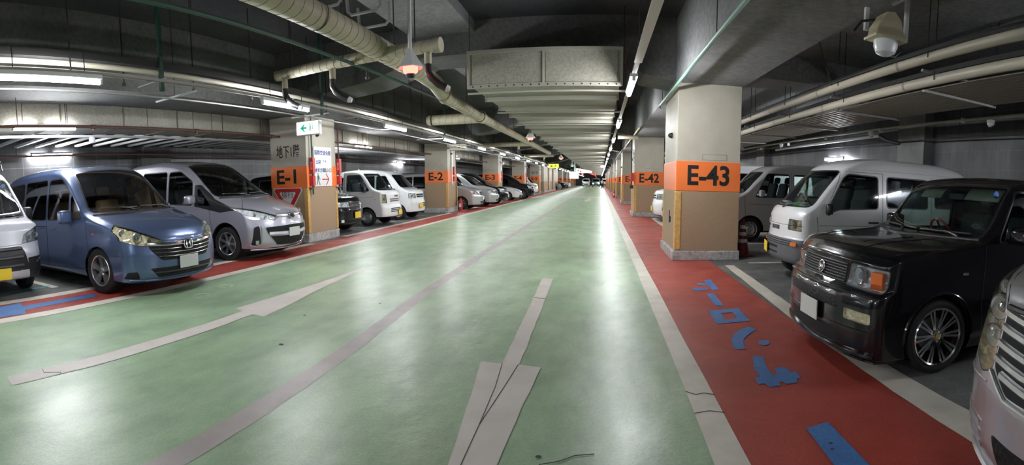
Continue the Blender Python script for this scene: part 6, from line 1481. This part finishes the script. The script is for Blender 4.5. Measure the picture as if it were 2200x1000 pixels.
    for i, y in enumerate((6.35, 10.4, 16.5)):
        z = (-.0 if y < 7 else .04 if y < 12 else .1); d = empty('smoke_detector', (6.2, y, 2.80 + z)); tag(d, 'small white dome detector below the right wall conduit, ' + ['nearest the right photo edge', 'above the white microvan', 'closest to the E-43 column'][i], 'detector', 'dome detectors on the right conduit')
        mb = MB(); mb.lathe([(.075, .0), (.075, -.03), (.065, -.08), (.05, -.10), (.001, -.10)], (0, 0, 0), 'z', 18); mb.build('detector_base', M_WMET, d, True); mb = MB(); mb.lathe([(.045, -.10), (.04, -.125), (.001, -.14)], (0, 0, 0), 'z', 16); mb.build('detector_lens', M_CHR, d, True)
    for i in range(16): mb = MB(); y = 1.3 + i * 2.9; mb.tube([(0, y, -.04), (0, y, 1.6)], .006, 5); mb.build('hanger_rod', M_ROD, o); mb = MB(); mb.box((0, y, 0), (.08, .03, .09)); mb.build('pipe_clip', M_WMET, o)
    o = empty('conduit', (6.5, 9, 2.78)); tag(o, 'thick silver tube on the right wall above the wall light', 'conduit'); mb = MB(); mb.tube([(0, 1.5, .0), (0, 8.8, .0)], .045, 12); mb.build('pipe_run', M_WMET, o, True); mb = MB(); mb.tube([(0, 1.5, 0), (.05, 1.2, -.14), (.2, .9, -.2)], .045, 10); mb.build('elbow', M_PLA, o, True); mb = MB(); mb.tube([(0, 5, 0), (0, 5, 1.67)], .006, 5); mb.build('hanger_rod', M_ROD, o)
    for y0, y1, lab in ((-5, 12, 'thin blue pipe high on the right'),):
        o = empty('blue_pipe', (6.2, 0, 3.08)); tag(o, lab, 'pipe'); mb = MB(); mb.tube([(0, y0, 0), (0, y1, .08)], .022, 8); mb.lathe([(.035, -.03), (.035, .03)], (0, y1, .08), 'y', 8); mb.build('pipe_run', M_BLPIPE, o, True)
        for y in (2.5, 6.8, 9.4, 11): mb = MB(); mb.tube([(0, y, 0), (0, y, 1.37)], .006, 5); mb.build('hanger_rod', M_ROD, o)
    o = empty('dark_pipe', (6.9, 0, 2.62)); tag(o, 'thin dark pipe low along the right back wall', 'pipe'); mb = MB(); mb.tube([(0, -5, -.05), (0, 30, .15)], .016, 6); mb.build('pipe_run', M_ROD, o, True)
    for y in (3, 8, 13, 18): mb = MB(); mb.tube([(0, y, 0), (0, y, 1.83)], .006, 5); mb.build('hanger_rod', M_ROD, o)
    # green pipes
    o = empty('green_pipe', (-3.5, 0, 3.2)); tag(o, 'thin dark green pipe slanting past the red beacon, left of the spiral duct', 'pipe')
    mb = MB(); mb.tube([(-.15, 1.5, .0), (-.05, 4, 0), (0, 6, 0), (.1, 9, 0), (.18, 12.5, 0)], .026, 8); mb.build('pipe_run', M_GPIPE, o, True)
    for y in (3.4, 6.3, 8.8): mb = MB(); mb.tube([(0, y, 0), (0, y, 1.25)], .007, 5); mb.build('hanger_rod', M_ROD, o)
    mb = MB(); mb.tube([(.03, 7.0, 0), (.03, 7.0, -.12)], .02, 6); mb.lathe([(.04, -.12), (.03, -.15), (.001, -.16)], (.03, 7.0, 0), 'z', 8); mb.build('sprinkler_head', M_ROD, o)
    for i, (y0, y1, z, m, lab) in enumerate(((3.2, 10.9, 3.1, M_GPIPEL, 'pale green pipe high beside the E-43 column, running toward the camera'), (16.3, 27.5, 3.22, mat('yellowish_pipe', (.5, .45, .25), .4), 'yellowish pipe high beside the E-42 column'), (29.5, 42, 3.3, M_PIPE, 'pale pipe high beside the E-41 column'))):
        o = empty('green_pipe' if i == 0 else 'sprinkler_pipe', (1.28, 0, z)); tag(o, lab, 'pipe', None); mb = MB(); mb.tube([(0, y0, 0), (0, y1, 0)], .026, 8)
        if i == 0: mb.tube([(0, y0 + .6, 0), (-.05, y0 + .6, 1.3)], .02, 8)
        mb.lathe([(.04, -.02), (.04, .03)], (0, y1, 0), 'y', 10); mb.tube([(0, y1, 0), (0, y1, -.07)], .02, 6); mb.build('pipe_run', m, o, True)
        mb = MB(); mb.tube([(0, y1 - .4, 0), (0, y1 - .4, 1.35 - (z - 3.1))], .006, 5); mb.build('hanger_rod', M_ROD, o); mb = MB(); mb.tube([(0, y0 + 2.4, 0), (0, y0 + 2.4, 1.35 - (z - 3.1))], .006, 5); mb.build('hanger_rod', M_ROD, o)

def pedestrian():
    o = empty('person', (.42, 92, 0)); tag(o, 'person in a white shirt and dark trousers walking far down the lane', 'person')
    me = bpy.data.meshes.new('body')
    V = [(0, 0, .98), (0, 0, 1.2), (0, 0, 1.42), (0, 0, 1.5), (0, -.02, 1.62), (0, -.02, 1.72), (.10, 0, .92), (.11, -.12, .52), (.11, -.02, .09), (.11, -.16, .04), (-.10, 0, .92), (-.11, .12, .52), (-.11, .32, .12), (-.11, .22, .04),
         (.19, 0, 1.40), (.24, .06, 1.14), (.24, -.05, .92), (.24, -.08, .84), (-.19, 0, 1.40), (-.24, -.06, 1.14), (-.24, -.16, .93), (-.24, -.19, .86)]
    E = [(0, 1), (1, 2), (2, 3), (3, 4), (4, 5), (0, 6), (6, 7), (7, 8), (8, 9), (0, 10), (10, 11), (11, 12), (12, 13), (2, 14), (14, 15), (15, 16), (16, 17), (2, 18), (18, 19), (19, 20), (20, 21)]
    R = [.15, .15, .15, .06, .095, .08, .095, .065, .045, .04, .095, .065, .045, .04, .065, .045, .035, .035, .065, .045, .035, .035]
    me.from_pydata(V, E, []); ob = bpy.data.objects.new('body', me); link(ob, o); sk = ob.modifiers.new('skin', 'SKIN'); me.skin_vertices[0].data[0].use_root = True
    for i, r in enumerate(R): me.skin_vertices[0].data[i].radius = (r, r * .8)
    ss = ob.modifiers.new('sub', 'SUBSURF'); ss.levels = 1; ss.render_levels = 2; me.materials.append(mat('skin', (.5, .33, .25), .6))
    mb = MB(); mb.lathe([(.16, .96), (.18, 1.1), (.20, 1.3), (.21, 1.42), (.12, 1.50), (.07, 1.52)], (0, 0, 0), 'z', 16); mb.v = [(x, y * .7, z) for x, y, z in mb.v]
    for s, p, q in ((1, (.24, .06, 1.14), (.24, -.02, .98)), (-1, (-.24, -.06, 1.14), (-.24, -.14, .98))): mb.tube([(s * .17, 0, 1.42), (s * .2, 0, 1.38), p, q], [.08, .075, .06, .05], 10)
    mb.build('white_shirt', M_WMET, o, True)
    mb = MB(); mb.tube([(.09, 0, .98), (.11, -.12, .52), (.11, -.02, .12)], [.13, .09, .07], 10); mb.tube([(-.09, 0, .98), (-.11, .12, .52), (-.11, .31, .15)], [.13, .09, .07], 10); mb.build('dark_trousers', M_INK, o, True)
    mb = MB(); mb.lathe([(.001, 1.80), (.06, 1.79), (.10, 1.72), (.105, 1.66)], (0, 0, 0), 'z', 14); mb.build('hair', M_INK, o, True)
    mb = MB()
    mb.box((.11, -.08, .03), (.09, .26, .06)); mb.build('shoe', M_INK, o); mb = MB(); mb.box((-.11, .24, .03), (.09, .26, .06)); mb.build('shoe', M_INK, o)
# ---------------------------------------------------------------- assemble
shell(); columns(); lights(); signs(); services()
blue_van(); silver_mpv(); black_box_car(); kei_white_van(); silver_luxury_van(); silver_kei_wagon(); small_cars()
pedestrian()
